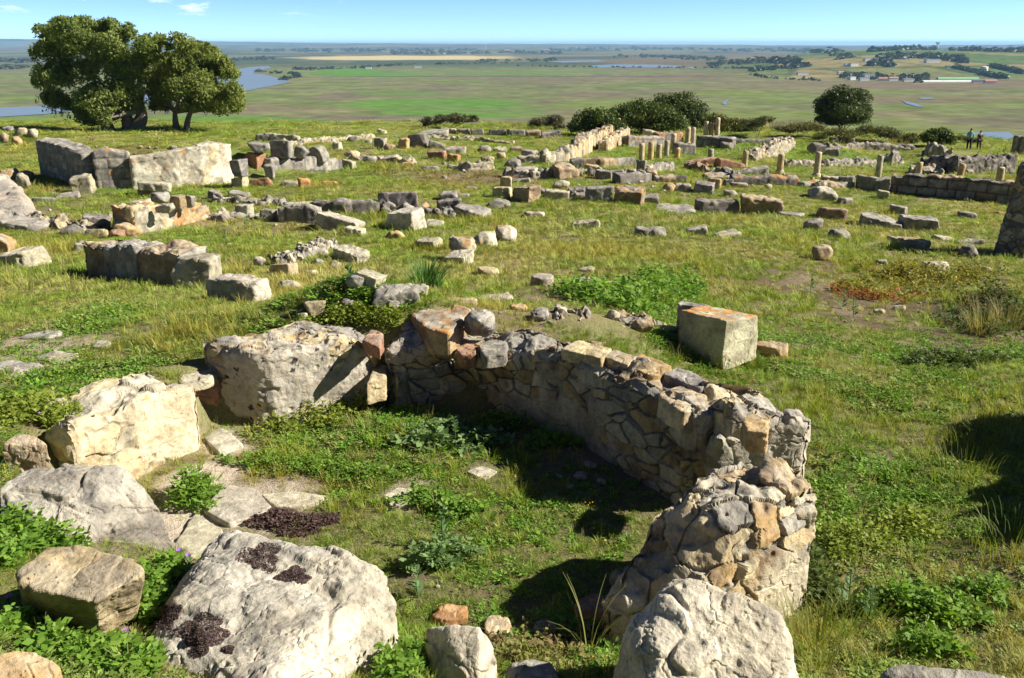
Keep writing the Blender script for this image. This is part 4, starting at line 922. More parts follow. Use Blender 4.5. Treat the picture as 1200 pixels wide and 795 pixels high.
S('dark block behind the large flat-topped grey block', 511, 229, 541, 250, 'block', 'dark', yaw=10); S('thin slab lying on the dark block behind the flat-topped one', 516, 225, 536, 233, 'slab', 'grey', up=.1); S('grey flat stone left of the grey rounded stone', 534, 224, 550, 232, 'slab', 'grey')
S('pale wedge stone alone in the central meadow', 612, 243, 640, 256, 'slab', 'pale', yaw=-20); S('long pale block in the row left of the great lichened blocks', 637, 219, 667, 234, 'block', 'white', yaw=-6, dr=.5); S('grey low stone behind the long pale block', 631, 218, 648, 228, 'boulder', 'grey'); S('thin slab on the grass behind the brown wedge block', 598, 208, 622, 214, 'slab', 'grey', dr=.4)
S('dark block left of the two great blocks in the centre', 665, 217, 685, 233, 'block', 'dark'); S('great grey block in the centre, left of the orange-topped one', 683, 212, 719, 237, 'block', 'grey', yaw=-10, dr=.7); S('great block with an orange lichen top in the centre', 717, 213, 757, 240, 'block', 'brown', yaw=-16, dr=.8, lich=.3); S('grey stone at the right foot of the orange-topped block', 753, 225, 772, 240, 'block', 'grey')
S('wide flat grey slab right of the great blocks', 764, 240, 815, 250, 'slab', 'grey', dr=.5); S('grey stone on the left end of the wide flat slab', 770, 236, 786, 243, 'slab', 'pale')
Wg('low dark wall in front of the row of five columns', [(669, 197), (708, 196), (746, 195)], .6, [10, 11, 10], stones=(.8, .5, .8), tones=('dark', 'grey', 'brown'), style='ashlar', mortar=(.18, .17, .15), prot=.06)
S('grey squared block behind the great blocks', 697, 196, 719, 211, 'block', 'grey', yaw=-12); S('dark small block right of the grey squared block', 714, 198, 730, 211, 'block', 'dark'); S('flat tan stone on the grass by the low dark wall', 685, 191, 702, 199, 'slab', 'ochre'); S('pale low stone below the flat tan stone', 679, 199, 693, 206, 'slab', 'pale')
Wg('dark low wall topped by loose stones right of the small dark block', [(726, 216), (764, 214)], .55, [12, 12], stones=(.6, .5, .8), tones=('dark', 'grey'), style='ashlar', mortar=(.18, .17, .15)); S('orange-spotted stone on the dark low wall, left one', 734, 197, 747, 207, 'boulder', 'grey', up=.3, lich=.2); S('brown stone on the dark low wall, right one', 753, 196, 771, 207, 'boulder', 'brown', up=.2); S('tilted thin slab between the stones on the dark low wall', 744, 199, 757, 206, 'slab', 'pale', up=.3, yaw=-30, dr=.3)
Wg('rough dark wall base under the row of five columns', [(756, 201), (791, 200)], .6, [9, 9], stones=(.4, .4, .3), tones=('grey', 'dark', 'pale'), prot=.08, ragged=.14); Wg('narrow dark kerb wall right of the loose-stone wall', [(766, 213), (806, 214)], .5, [8, 8], stones=(.8, .5, .8), tones=('dark', 'brown'), style='ashlar', mortar=(.18, .17, .15))
S('tan rounded stone in the grass below the kerb wall', 776, 212, 791, 225, 'boulder', 'ochre'); S('grey rough block right of the tan rounded stone', 790, 213, 809, 225, 'block', 'grey'); S('grey block with a pale top before the slabs, left of a pair', 810, 210, 838, 228, 'block', 'grey', yaw=-24); S('tan block joined to the grey pale-topped block', 827, 206, 846, 222, 'block', 'ochre', yaw=-24)
S('small pale stone at the left of the pale-topped pair', 797, 212, 809, 224, 'boulder', 'pale'); S('great dark squared block in the right meadow', 813, 227, 865, 252, 'block', 'dark', yaw=8, dr=.6, patina=.15); S('great pitted block with a pale corner in the right meadow', 866, 223, 916, 252, 'block', 'brown', yaw=-12, dr=.7, rough=1.6)
S('pale wedge stone behind the two great meadow blocks', 848, 220, 865, 231, 'boulder', 'pale'); S('flat grey slab behind the pale wedge stone', 855, 212, 875, 220, 'slab', 'grey'); S('dark stone left of the flat grey slab', 848, 208, 859, 218, 'block', 'dark'); S('pale stone in the grass right of the flat grey slab', 895, 214, 905, 222, 'boulder', 'pale'); S('broken slabs heaped left of the orange-topped kerb', 824, 201, 855, 211, 'slab', 'grey', lich=.02)
S('flat grey stone at the foot of the great pitted block', 912, 246, 942, 254, 'slab', 'grey', dr=.5)
# ------------------------------------------------------------------ court of columns
Wg('low kerb wall with a bright orange lichen top before the columns', [(857, 217), (897, 217), (937, 218)], .5, [11, 11, 10], stones=(.9, .5, 1.2), tones=('grey', 'dark'), style='ashlar', mortar=(.2, .18, .16), lich=.34, dark_top=.2); Wg('low brick-red kerb wall leading to the long wall on the right', [(942, 220), (1003, 222)], .5, [7, 8], stones=(.9, .5, 1.2), tones=('brown', 'grey'), style='ashlar', lich=.26, mortar=(.2, .18, .16))
S('stepped slab platform under the second court column, upper step', 836, 186, 872, 198, 'slab', 'red', dr=.6); S('stepped slab platform under the second court column, lower step', 850, 196, 898, 205, 'slab', 'grey', dr=.5); S('long reddish slab at the foot of the first court column', 800, 184, 838, 193, 'slab', 'red', dr=.4)
Wg('dark back wall of the column court with a yellow top', [(736, 173), (779, 173)], .7, [13, 13], stones=(.8, .5, .6), tones=('dark', 'grey'), style='ashlar', lich=.14, mortar=(.2, .19, .17)); Wg('upper dark wall with an orange top behind the tall columns', [(771, 167), (801, 166)], .7, [11, 11], stones=(.8, .5, .6), tones=('dark', 'red'), style='ashlar', lich=.2, mortar=(.2, .19, .17))
Wg('dark wall carrying the pair of columns in the middle of the court', [(793, 181), (816, 182)], .9, [13, 13], stones=(.7, .5, .6), tones=('dark', 'grey'), style='ashlar', mortar=(.2, .19, .17)); Wg('dark wall carrying the three farthest columns', [(815, 172), (858, 174)], .8, [13, 12], stones=(.7, .5, .6), tones=('dark', 'grey'), style='ashlar', mortar=(.2, .19, .17)); Wg('low straight wall right of the three farthest columns', [(860, 169), (915, 169)], .6, [6, 6], stones=(.8, .5, .5), tones=('grey', 'dark'), style='ashlar', mortar=(.2, .19, .17))
S('grey boulder before the wall of the three farthest columns', 843, 164, 860, 175, 'boulder', 'grey'); S('pale slab on the rim behind the columns', 752, 152, 775, 161, 'slab', 'pale', dr=.5); S('dark block at the right end of the low straight wall', 903, 160, 916, 169, 'block', 'grey')
Wg('heaped rubble wall slanting across the grass of the court', [(886, 189), (908, 184), (931, 174)], .9, [8, 14, 14, 10], stones=(.22, .22, .16), tones=('pale', 'cream', 'grey'), prot=.10, ragged=.22, joint=.07, mortar=(.24, .21, .17))
S('large dark boulder right of the heaped rubble wall', 944, 165, 966, 182, 'boulder', 'dark'); S('dark wall stub right of the large dark boulder', 962, 173, 983, 183, 'slab', 'dark', dr=.4)
Wg('low row of rubble crossing the court behind the tall columns', [(922, 196), (975, 195), (1028, 195)], .7, [6, 7, 6, 7], stones=(.25, .25, .18), tones=('grey', 'pale', 'dark'), prot=.11, ragged=.16, joint=.07, mortar=(.2, .18, .15))
for a in [(972, 160, 981, 168.5, 'grey block of three on the far side of the court, left'), (982, 158.5, 992, 168, 'grey block of three on the far side of the court, middle'), (992, 160, 1000, 169, 'grey block of three on the far side of the court, right')]: S(a[4], *a[:4], 'block', 'grey')
Wg('low dark rubble wall on the far side of the court', [(972, 176), (1010, 176), (1068, 177)], .7, [7, 6, 8, 6], stones=(.4, .4, .3), tones=('grey', 'dark', 'brown'), prot=.08, ragged=.16, mortar=(.18, .16, .14))
S('pale stone in the far rubble wall of the court', 1034, 166, 1044, 177, 'boulder', 'pale'); S('dark block at the right part of the far rubble wall', 1051, 168, 1069, 177, 'block', 'dark'); S('dark rounded stone at the left part of the far rubble wall', 1019, 165, 1033, 176, 'boulder', 'dark')
S('grey block beside the tall court column on its square base', 960, 203, 983, 215, 'block', 'pale', yaw=-15); S('grey block between the tall column and the long wall', 982, 204, 1001, 217, 'block', 'grey', yaw=-15)
S('grey square block starting the long wall on the right', 1002, 203, 1024, 224, 'block', 'grey', yaw=-8, dr=.7); S('second square block of the long wall on the right', 1023, 205, 1042, 226, 'block', 'grey', yaw=-12, dr=.8)
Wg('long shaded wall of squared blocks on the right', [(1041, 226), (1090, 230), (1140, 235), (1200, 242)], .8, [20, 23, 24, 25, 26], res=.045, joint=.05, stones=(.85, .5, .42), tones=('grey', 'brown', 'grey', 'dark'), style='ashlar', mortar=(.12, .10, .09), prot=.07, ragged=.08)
S('grey block on the grass below the second square block', 1026, 221, 1041, 234, 'block', 'pale', yaw=-20)
Wg('small rubble heap wall right of the tall court columns', [(1043, 194), (1060, 193)], 1.0, [9, 12, 8], stones=(.25, .25, .2), tones=('grey', 'pale', 'dark'), prot=.12, ragged=.3, joint=.08); S('squared grey block by the dark bank on the right', 1078, 184, 1090, 194, 'block', 'grey', yaw=-14)
Wg('flat rubble spread behind the long wall on the right', [(1066, 205), (1106, 205)], 1.4, [6, 8, 4], stones=(.4, .5, .14), tones=('grey', 'pale', 'brown'), prot=.12, ragged=.2, joint=.08); S('leaning slab on the flat rubble spread', 1094, 192, 1107, 203, 'slab', 'pale', yaw=30, dr=.3); Wg('rubble heap on top of the dark bank', [(1086, 184), (1116, 184)], 1.2, [8, 12, 6], stones=(.3, .3, .2), tones=('grey', 'dark', 'pale'), prot=.12, ragged=.3, joint=.08)
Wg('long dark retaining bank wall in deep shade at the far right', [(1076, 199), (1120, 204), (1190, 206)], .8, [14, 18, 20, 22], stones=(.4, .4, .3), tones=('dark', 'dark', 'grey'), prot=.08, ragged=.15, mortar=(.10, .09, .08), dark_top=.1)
S('small grey block right of the leaning court column', 1131, 197, 1141, 204, 'boulder', 'grey')
# ------------------------------------------------------------------ right meadow
for a in [(945, 216, 981, 235, 'boulder', 'pale', 'pale rounded boulder in the right meadow below the brick-red kerb'), (979, 229, 1000, 241, 'boulder', 'dark', 'dark stone right of the pale rounded boulder'), (955, 239, 992, 259, 'block', 'brown', 'brown-grey block below the pale rounded boulder'), (939, 251, 964, 271, 'boulder', 'grey', 'grey pointed boulder left of the brown-grey block'),
          (969, 264, 996, 281, 'boulder', 'grey', 'grey round boulder below the brown-grey block'), (956, 276, 974, 287, 'boulder', 'grey', 'small grey stone on top of the crumbling brown stone'), (949, 282, 977, 306, 'boulder', 'brown', 'crumbling brown stone in the right meadow'), (1004, 247, 1053, 269, 'block', 'grey', 'long grey block, left of the pair in the right meadow'),
          (1053, 248, 1099, 272, 'block', 'grey', 'long grey block with a worn pale end, right of the pair'), (1042, 238, 1062, 252, 'block', 'grey', 'small grey cube behind the pair of long blocks'), (1120, 244, 1146, 256, 'boulder', 'grey', 'flat pale stone in the grass before the long wall'), (1038, 270, 1086, 293, 'slab', 'pale', 'pale rough slab with an orange spot below the pair of long blocks'),
          (1123, 283, 1145, 303, 'boulder', 'dark', 'dark stone left of the leaning masonry pier'), (1079, 300, 1112, 320, 'boulder', 'white', 'white boulder above the reddish bush'), (1024, 300, 1041, 312, 'boulder', 'grey', 'small grey stone at the left of the reddish bush'), (1055, 312, 1069, 328, 'boulder', 'white', 'small white stone inside the reddish bush'),
          (1165, 246, 1183, 253, 'slab', 'ochre', 'orange stone left of the masonry pier'), (1144, 307, 1162, 319, 'boulder', 'cream', 'cream stone on the edge of the dark hollow'), (1172, 268, 1184, 285, 'boulder', 'grey', 'grey stone against the foot of the masonry pier'), (1046, 352, 1062, 364, 'boulder', 'cream', 'cream stone on the bare soil below the reddish bush, right one'),
          (1022, 359, 1038, 370, 'boulder', 'pale', 'pale stone on the bare soil below the reddish bush, left one'), (802, 262, 828, 276, 'slab', 'grey', 'grey stone in the grass below the great dark block'), (831, 267, 867, 279, 'slab', 'pale', 'flat pale slab in the grass right of the grey one'), (744, 261, 781, 279, 'boulder', 'grey', 'dark-sided grey boulder alone in the central meadow'),
          (668, 252, 704, 269, 'slab', 'pale', 'flat pale slab alone in the central meadow'), (1094, 273, 1120, 282, 'slab', 'pale', 'flat stone strip left end of the row toward the pier'), (1120, 276, 1150, 287, 'slab', 'grey', 'flat stone strip right end of the row toward the pier')]:
    S(a[6], *a[:4], a[4], a[5], yaw={'block': -14, 'slab': 8}.get(a[4], 0), dr=.6 if a[4] == 'slab' else .7, lich=.06 if 'orange spot' in a[6] else 0)
# low wall lines half sunk in the grass
for pts, h, lab, tn in [([(247, 259), (275, 257), (303, 257)], 7, 'low line of dark stones between the sunlit rubble wall and the pier', ('grey', 'dark', 'pale')), ([(446, 253), (490, 256), (532, 256)], 11, 'dark low wall between the great stepped block and the flat-topped block', ('dark', 'grey')), ([(18, 262), (60, 268), (98, 276)], 8, 'low spill of pale rubble at the left before the dark squared block', ('pale', 'cream', 'grey')),
                  ([(404, 189), (440, 190), (484, 193)], 5, 'low half-buried line of pale rubble in the upper middle', ('pale', 'cream', 'grey')), ([(590, 209), (640, 210), (690, 206)], 8, 'low line of grey rubble crossing the centre behind the wedge block', ('grey', 'pale', 'dark')), ([(690, 207), (735, 207)], 8, 'short low rubble line behind the great blocks', ('grey', 'brown', 'dark')), ([(330, 171), (390, 167), (442, 162)], 5, 'pale line of rubble along the plateau rim at left', ('pale', 'white', 'cream')),
                  ([(500, 163), (560, 166), (600, 169)], 3, 'faint line of pale stones below the rim wall', ('pale', 'cream')), ([(640, 232), (690, 234)], 8, 'low dark foundation under the great block row', ('dark', 'grey')), ([(800, 196), (850, 206), (858, 210)], 6, 'slanting low line of grey stones left of the orange-topped kerb', ('grey', 'red', 'dark')), ([(340, 312), (372, 300), (396, 290)], 8, 'low rubble footing joining the tan cubic block and the oblong block', ('pale', 'grey', 'white')),
                  ([(245, 238), (290, 240), (340, 243)], 6, 'low rubble edge of the small room right of the big ruin', ('grey', 'pale', 'dark')), ([(1000, 222), (960, 221), (940, 219)][::-1], 5, 'low edge of stones at the left of the long wall on the right', ('brown', 'grey')), ([(640, 378), (700, 388), (745, 386), (790, 388)], 7, 'low buried wall edge left of the tall lichened block', ('brown', 'grey', 'pale'))]:
    Wg(lab, pts, .5, h, name='rubble_wall', stones=(.34, .34, .22), tones=tn, prot=.09, ragged=.16, joint=.06, mortar=(.2, .18, .14))
# masonry pier at the right edge
pg = G(1198, 305); pg2 = G(1250, 302)
wall('masonry_pier', 'tall rough masonry pier leaning at the right edge', [pg, pg2], .95, [2.55, 2.75, 2.7], pg[2] - .05, stones=(.34, .3, .22), tones=('grey', 'brown', 'dark', 'pale'), mortar=(.26, .24, .21), res=.03, prot=.06, joint=.035, ragged=.15, lean=(.12, 0), cat='pier', lich=.02)
# ------------------------------------------------------------------ stones behind the apse
for a in [(405, 323, 431, 345, 'boulder', 'grey', 'rounded grey stone on the mound behind the apse, left of a pair'), (418, 320, 450, 341, 'block', 'white', 'white squared stone on the mound behind the apse, right of a pair'), (440, 336, 494, 362, 'slab', 'grey', 'large flat grey slab behind the white squared stone'), (450, 352, 472, 368, 'boulder', 'grey', 'grey stone under the edge of the large flat slab'),
          (475, 333, 502, 348, 'slab', 'pale', 'pale slab at the right corner of the large flat slab'), (516, 341, 560, 355, 'slab', 'brown', 'long flat brown slab behind the round pitted stone'), (556, 340, 603, 355, 'slab', 'pale', 'pale end of the flat slab row behind the apse'), (360, 354, 384, 373, 'slab', 'cream', 'cream stone at the left foot of the mound behind the apse'),
          (596, 352, 621, 364, 'boulder', 'ochre', 'brown stone on the bare soil behind the apse'), (619, 360, 646, 379, 'boulder', 'grey', 'grey cubic stone on the bare soil behind the apse'), (738, 369, 765, 391, 'boulder', 'brown', 'brown rubble stone left of the block shadow'), (762, 376, 793, 391, 'boulder', 'grey', 'grey rubble stone just left of the tall lichened block'),
          (558, 304, 589, 324, 'boulder', 'cream', 'cream oblong boulder in the grass above the drum'), (659, 317, 701, 334, 'slab', 'white', 'long white stone among the green weeds, left end'), (696, 323, 732, 338, 'slab', 'pale', 'long pale stone among the green weeds, middle'), (729, 324, 757, 339, 'boulder', 'dark', 'dark stone among the green weeds, right end'), (677, 309, 699, 319, 'slab', 'pale', 'small flat stone above the green weeds'),
          (348, 366, 362, 380, 'boulder', 'pale', 'small pale stone at the far left of the mound behind the apse'), (398, 352, 416, 366, 'boulder', 'dark', 'small dark stone in the weeds on the mound'), (470, 380, 492, 396, 'boulder', 'grey', 'small grey stone in the recess under the brown slab'), (690, 398, 706, 408, 'boulder', 'brown', 'small brown stone behind the rear apse wall')]:
    S(a[6], *a[:4], a[4], a[5], dr=.6 if a[4] == 'slab' else .8, yaw=-12 if a[4] == 'block' else 4)
S('weathered round column drum standing in the grass', 622, 314, 649, 336, 'drum', 'pale', rough=.7)
S('cream squared block under the lichened rubble stones', 520, 287, 556, 311, 'block', 'white', yaw=-34, dr=1.0); S('rough lichened stone on top of the cream squared block', 523, 274, 561, 294, 'boulder', 'pale', up=.28, lich=.1, rough=1.6); S('white rubble stone with orange lichen behind the cream squared block', 553, 265, 584, 291, 'boulder', 'white', lich=.1, rough=1.5); S('upright rubble stone with an orange lichen cap', 579, 258, 609, 285, 'boulder', 'white', lich=.14, rough=1.5)
for a in [(-12, 392, 46, 440, 'grey', 'large flat grey paving slab at the left edge'), (24, 388, 78, 400, 'grey', 'thin paving strip behind the large grey slab'), (40, 409, 92, 426, 'pale', 'pale paving slab right of the large grey slab'), (10, 432, 48, 445, 'pale', 'small pale paving slab below the large grey slab'), (108, 396, 132, 410, 'pale', 'small worn paving stone in the left meadow')]:
    S(a[5], *a[:4], 'slab', a[4], hmax=.05, dr=.7, yaw=-12, patina=.7)
# ------------------------------------------------------------------ loose rubble, hardly told apart
RB = [('small loose stone on the grass near the plateau rim', 'loose stones near the plateau rim', 330, 480, 158, 180, 40, .13, .34),
      ('small loose stone among the ruins of the upper centre', 'loose stones in the upper centre', 470, 640, 160, 212, 34, .14, .34),
      ('small loose stone among the column court walls', 'loose stones in the column court', 660, 830, 172, 232, 40, .13, .36),
      ('small loose stone in the court on the right', 'loose stones in the right court', 830, 1160, 172, 222, 60, .12, .34),
      ('small loose stone on the mound beneath the olive trees', 'loose stones on the big ruin', 60, 250, 152, 185, 46, .12, .34),
      ('small loose stone beside the left rubble walls', 'loose stones in the left ruins', 20, 330, 225, 290, 34, .08, .22),
      ('small loose stone in the open meadow', 'loose stones in the meadow', 640, 1160, 245, 380, 26, .06, .16),
      ('small loose stone on the mound behind the apse', 'loose stones behind the apse', 345, 720, 345, 410, 44, .035, .10),
      ('pebble on the floor of the sunken apse', 'pebbles in the apse', 250, 720, 500, 730, 50, .02, .06),
      ('pebble in the grass right of the apse', 'pebbles right of the apse', 900, 1190, 420, 780, 36, .02, .06)]
rr = random.Random(5)
protos = []
for k in range(14):
    rng = np.random.default_rng(900 + k)
    nn, dd = kind_planes('boulder', 1, rng.uniform(.6, .95), rng.uniform(.5, .8), rng)
    protos.append([rock_mesh('rubble_stone', nn, dd, np.array([0, 0, .22]), np.array([.5, .42, .34]), 14, (9, 8, 6), .8, 900 + k, t) for t in (['grey', 'pale', 'cream', 'brown', 'pale', 'grey', 'white'][k % 7],)][0])
    protos[-1].materials.append(M['stone_far'])
for label, grp, x0, x1, y0, y1, n, s0, s1 in RB:
    for _ in range(n):
        g = G(rr.uniform(x0, x1), rr.uniform(y0, y1)); s = s0 * (s1 / s0) ** (rr.random() ** 1.6)
        o = bpy.data.objects.new('pebble' if label.startswith('pebble') else 'rubble_stone', rr.choice(protos)); COL.objects.link(o)
        o.location = (g[0], g[1], float(H(g[0], g[1])) - .05 * s); o.scale = (s, s * rr.uniform(.8, 1.1), s * rr.uniform(.7, 1.1)); o.rotation_euler = (rr.uniform(-.2, .2), rr.uniform(-.2, .2), rr.uniform(0, 6.28))
        tag(o, label, 'pebble' if label.startswith('pebble') else 'loose stone', grp); EXCL.append((g[0], g[1], s * .4))
# ------------------------------------------------------------------ columns
def lathe(prof, n=20, seed=0, jag=0.0):
    rng = np.random.default_rng(seed); v = []; q = []
    for i, (r, z) in enumerate(prof):
        for a in range(n):
            A = a / n * 2 * math.pi; v.append((r * math.cos(A), r * math.sin(A), z))
    for i in range(len(prof) - 1):
        for a in range(n): b = (a + 1) % n; q.append((i * n + a, i * n + b, (i + 1) * n + b, (i + 1) * n + a))
    v = np.array(v); top = v[:, 2] > prof[-1][1] - .01
    p = v + seed * 3.1
    v[:, :2] *= (1 + .05 * fbm(p * 3, seed, 3))[:, None]; v[top, 2] += jag * fbm(p[top] * 5, seed + 1, 3)
    t0 = len(v); v = np.vstack([v, [[0, 0, prof[-1][1] + .02]]]); tr = [((len(prof) - 1) * n + a, (len(prof) - 1) * n + (a + 1) % n, t0) for a in range(n)]
    return v, np.array(q), np.array(tr)
COLS = [(751.5, 169.3, 189.5, 6.6, 0, 'first column from the left in the row of five'), (762.2, 167.5, 187, 6.8, 0, 'second column in the row of five, slightly taller'), (771.7, 170, 185, 6.6, 0, 'short middle column in the row of five'), (780.8, 165.5, 182.5, 6, 0, 'slim fourth column in the row of five'),
        (788.8, 158, 177, 6.2, 1, 'tallest column in the row of five, on a base'), (793.4, 174, 185.5, 6.8, 0, 'short stump just right of the row of five columns'), (805.4, 150.4, 170, 6, 1, 'left column of the pair on the dark wall'), (811.6, 150.4, 169.5, 5.6, 0, 'right column of the pair on the dark wall'),
        (826.4, 143.3, 160.5, 5.4, 1, 'left column of the three farthest, on a base'), (832.5, 145, 160, 5, 0, 'short middle column of the three farthest'), (839.6, 139, 160.5, 5.4, 1, 'right and tallest column of the three farthest'), (832.4, 175.3, 188.5, 7, 0, 'short stump on the reddish slab, first of the long column row'),
        (872.5, 177.6, 196.5, 6.6, 0, 'column on the stepped slabs, second of the long row'), (913.6, 181.4, 204, 7.4, 1, 'column with a flared base before the rubble wall'), (956.5, 179, 208, 7.4, 1, 'tall column on a square base beside the grey block'), (1028.8, 183, 209, 7, 0, 'column rising behind the two square blocks of the long wall'),
        (1074.4, 191, 215, 7.6, 0, 'column stump behind the long shaded wall, left one'), (1121.5, 193, 219, 7.6, 2, 'slightly leaning column behind the long shaded wall'), (1170.3, 197, 216, 8.2, 0, 'low stump behind the right end of the long wall'),
        (1189, 160, 180, 8.5, 0, 'rough grey pillar beside the two people'), (1197, 161, 181, 7.5, 0, 'sunlit pillar right of the rough grey one')]
for i, (x, yt, yb, wpx, base, lab) in enumerate(COLS):
    if 'farthest' in lab: yb += 6
    g = G(x, yb); zc = depth(g); h = (yb - yt) * zc / FPX / math.cos(math.atan2(-g[2], g[1])); r = wpx * zc / FPX / 2
    # columns that stand on a wall are raised with it
    z0 = float(H(g[0], g[1])) - .06
    e = empty('broken_column', (g[0], g[1], z0)); tag(e, lab + ', yellowish and broken off' if len(lab.split()) < 12 else lab, 'column', 'broken columns of the court')
    h0 = 0
    if base:
        bp = [(r * 1.55, 0), (r * 1.55, .10), (r * 1.35, .13), (r * 1.42, .2), (r * 1.1, .26), (r * 1.02, .3)]
        v, q, t = lathe(bp, 20, 40 + i); c = paint(v, normals(v, q), 'cream', np.random.default_rng(i), .5, 0, .2, 0, i); link('base', mesh_np('base', v, q, t, col=c), M['stone_far'], e); h0 = .28
    zz = np.linspace(h0, h + .06, 9); pf = [(r * (1.03 - .05 * k / 8), z) for k, z in enumerate(zz)]
    v, q, t = lathe(pf, 20, i + 3, .05); c = paint(v, normals(v, q), ['cream', 'ochre', 'cream', 'pale'][i % 4] if i < 19 else 'grey', np.random.default_rng(i), .6, 0, .3, 0, i)
    link('shaft', mesh_np('shaft', v, q, t, col=c), M['stone_far'], e)
    if base == 2: e.rotation_euler = (0, math.radians(6), 0)
    EXCL.append((g[0], g[1], r * 1.4))
# ------------------------------------------------------------------ leaf builders
def quads_leaf(c, d, up, ln, wd):
    """Diamond leaves: centre, direction, side, length, width -> vertices (n*4) and quads."""
    n = len(c); s = np.cross(d, up); s /= (np.linalg.norm(s, axis=1, keepdims=True) + 1e-9)
    ln = np.asarray(ln).reshape(-1, 1); wd = np.asarray(wd).reshape(-1, 1)
    v = np.stack([c - d * ln * .5, c + s * wd * .5, c + d * ln * .5, c - s * wd * .5], 1).reshape(-1, 3)
    return v, np.arange(n * 4).reshape(n, 4)
def foliage(blobs, n_per, ln, wd, cols, seed, shell=.55, droop=.0, flat=.0, spread=.16, gaps=0):
    """Leaves spread through lumpy clumps: blobs = (x, y, z, rx, ry, rz)."""
    rng = np.random.default_rng(seed); C = []; D = []; U = []; K = []
    tot = sum((b[3] * b[4] * b[5]) ** (2 / 3) for b in blobs)
    for b in blobs:
        n = max(12, int(n_per * len(blobs) * (b[3] * b[4] * b[5]) ** (2 / 3) / tot))
        m = max(3, int(n / 90)); d0 = sph_dirs(m, rng); d0[:, 2] = np.where(d0[:, 2] < -.5, -d0[:, 2], d0[:, 2])
        sub = d0 * (shell + (1.02 - shell) * rng.random((m, 1)) ** .7)
        i = rng.integers(0, m, n)
        p = sub[i] + rng.normal(size=(n, 3)) * (spread + .14 * rng.random((m, 1))[i])
        r = np.linalg.norm(p, axis=1, keepdims=True); p = np.where(r > 1.3, p / r * 1.25, p)
        c = np.array(b[:3]) + p * np.array(b[3:6])
        o = p / (np.linalg.norm(p, axis=1, keepdims=True) + 1e-6)
        d = sph_dirs(n, rng) + o * .5; d[:, 2] += .25 - droop; d /= np.linalg.norm(d, axis=1, keepdims=True)
        u = o + rng.normal(size=(n, 3)) * .45; u[:, 2] += flat
        C.append(c); D.append(d); U.append(u)
        cl = rng.random((m, 1))[i]; a = np.array(cols[0]); bb = np.array(cols[1])
        K.append(lerp(a, bb, np.clip(cl * .7 + rng.random((n, 1)) * .3, 0, 1)) * (.85 + .3 * rng.random((n, 1))))
    C = np.concatenate(C); D = np.concatenate(D); U = np.concatenate(U); K = np.concatenate(K)
    if gaps: k = fbm(C * gaps, seed + 3, 3) < .18; C, D, U, K = C[k], D[k], U[k], K[k]
    n = len(C)
    v, q = quads_leaf(C, D, U, ln * (.6 + .8 * rng.random(n)), wd * (.6 + .8 * rng.random(n)))
    return v, q, np.repeat(K, 4, 0)
def tube(pts, rad, n=9):
    pts = np.array(pts, float); v = []; q = []
    for i, p in enumerate(pts):
        t = pts[min(i + 1, len(pts) - 1)] - pts[max(i - 1, 0)]; t /= np.linalg.norm(t) + 1e-9
        a = np.cross(t, [0.3, .9, .1]); a /= np.linalg.norm(a); b = np.cross(t, a)
        for k in range(n):
            A = k / n * 2 * math.pi; v.append(p + (a * math.cos(A) + b * math.sin(A)) * rad[i])
    for i in range(len(pts) - 1):
        for k in range(n): j = (k + 1) % n; q.append((i * n + k, i * n + j, (i + 1) * n + j, (i + 1) * n + k))
    return np.array(v), np.array(q)
def join(parts):
    V = []; Q = []; o = 0
    for v, q in parts: V.append(v); Q.append(np.asarray(q) + o); o += len(v)
    return np.concatenate(V), np.concatenate(Q)
def limbs(base, tips, r0, seed, bend=.25):
    rng = np.random.default_rng(seed); out = []
    base = np.array(base, float)
    for tip in tips:
        tip = np.array(tip, float); k = 8; t = np.linspace(0, 1, k)[:, None]
        mid = rng.normal(size=3) * bend * np.linalg.norm(tip - base) * .5
        p = base + (tip - base) * t + mid * (t * (1 - t) * 2); p[:, 2] = base[2] + (tip[2] - base[2]) * (t[:, 0] ** .8)
        rr_ = r0 * (1 - t[:, 0] * .8); out.append(tube(p, rr_, 9))
    return join(out)
def blob_px(cx, cy, rx, ry, Y, rng, dy=0):
    d = ray(cx, cy); t = (Y + dy) / d[1]; zc = t; m = zc / FPX
    return (d[0] * t, Y + dy, d[2] * t, rx * m, (rx + ry) / 2 * m * .9, ry * m)
def tree(label, base_px, Y, lumps, tr, cols, seed, n_per, group):
    rng = np.random.default_rng(seed)
    base = np.array(G(*base_px)); Y = base[1]
    bl = []
    for cx, cy, rx, ry in lumps:
        bl.append(blob_px(cx, cy, rx, ry, Y, rng, rng.uniform(-2.2, 1.2)))
        bl.append(blob_px(cx + rng.uniform(-5, 5), cy + rng.uniform(-2, 4), rx * .8, ry * .8, Y, rng, rng.uniform(1, 3.5)))
    e = empty('spreading_tree', tuple(base)); tag(e, label, 'tree', group)
    tips = [np.array(b[:3]) - base for b in bl if rng.random() < .6]
    parts = []
    for bx, by, tx, ty, r in tr:
        g = np.array(G(bx, by)); g[1] = Y; g = np.array(P(bx, by, 0)) if False else np.array(blob_px(bx, by, 1, 1, Y, rng)[:3])
        tp = np.array(blob_px(tx, ty, 1, 1, Y, rng)[:3])
        k = np.linspace(0, 1, 7)[:, None]; p = g + (tp - g) * k + rng.normal(size=3) * .12 * (k * (1 - k) * 4); p[0, 2] -= .5
        parts.append(tube(p - base, r * (1.25 - .55 * k[:, 0]), 10))
        near = sorted(tips, key=lambda q: np.linalg.norm(q - (tp - base)))[:8]
        parts.append(limbs(tp - base, near, r * .55, seed))
    v, q = join(parts); tk = link('trunk', mesh_np('trunk', v, q), M['bark'], e)
    v, q, c = foliage(bl, n_per, .27, .11, cols, seed + 1, .35, spread=.24, gaps=.75)
    link('crown', mesh_np('crown', v - base, q, col=c, smooth=False), M['leaf'], e)
    return e
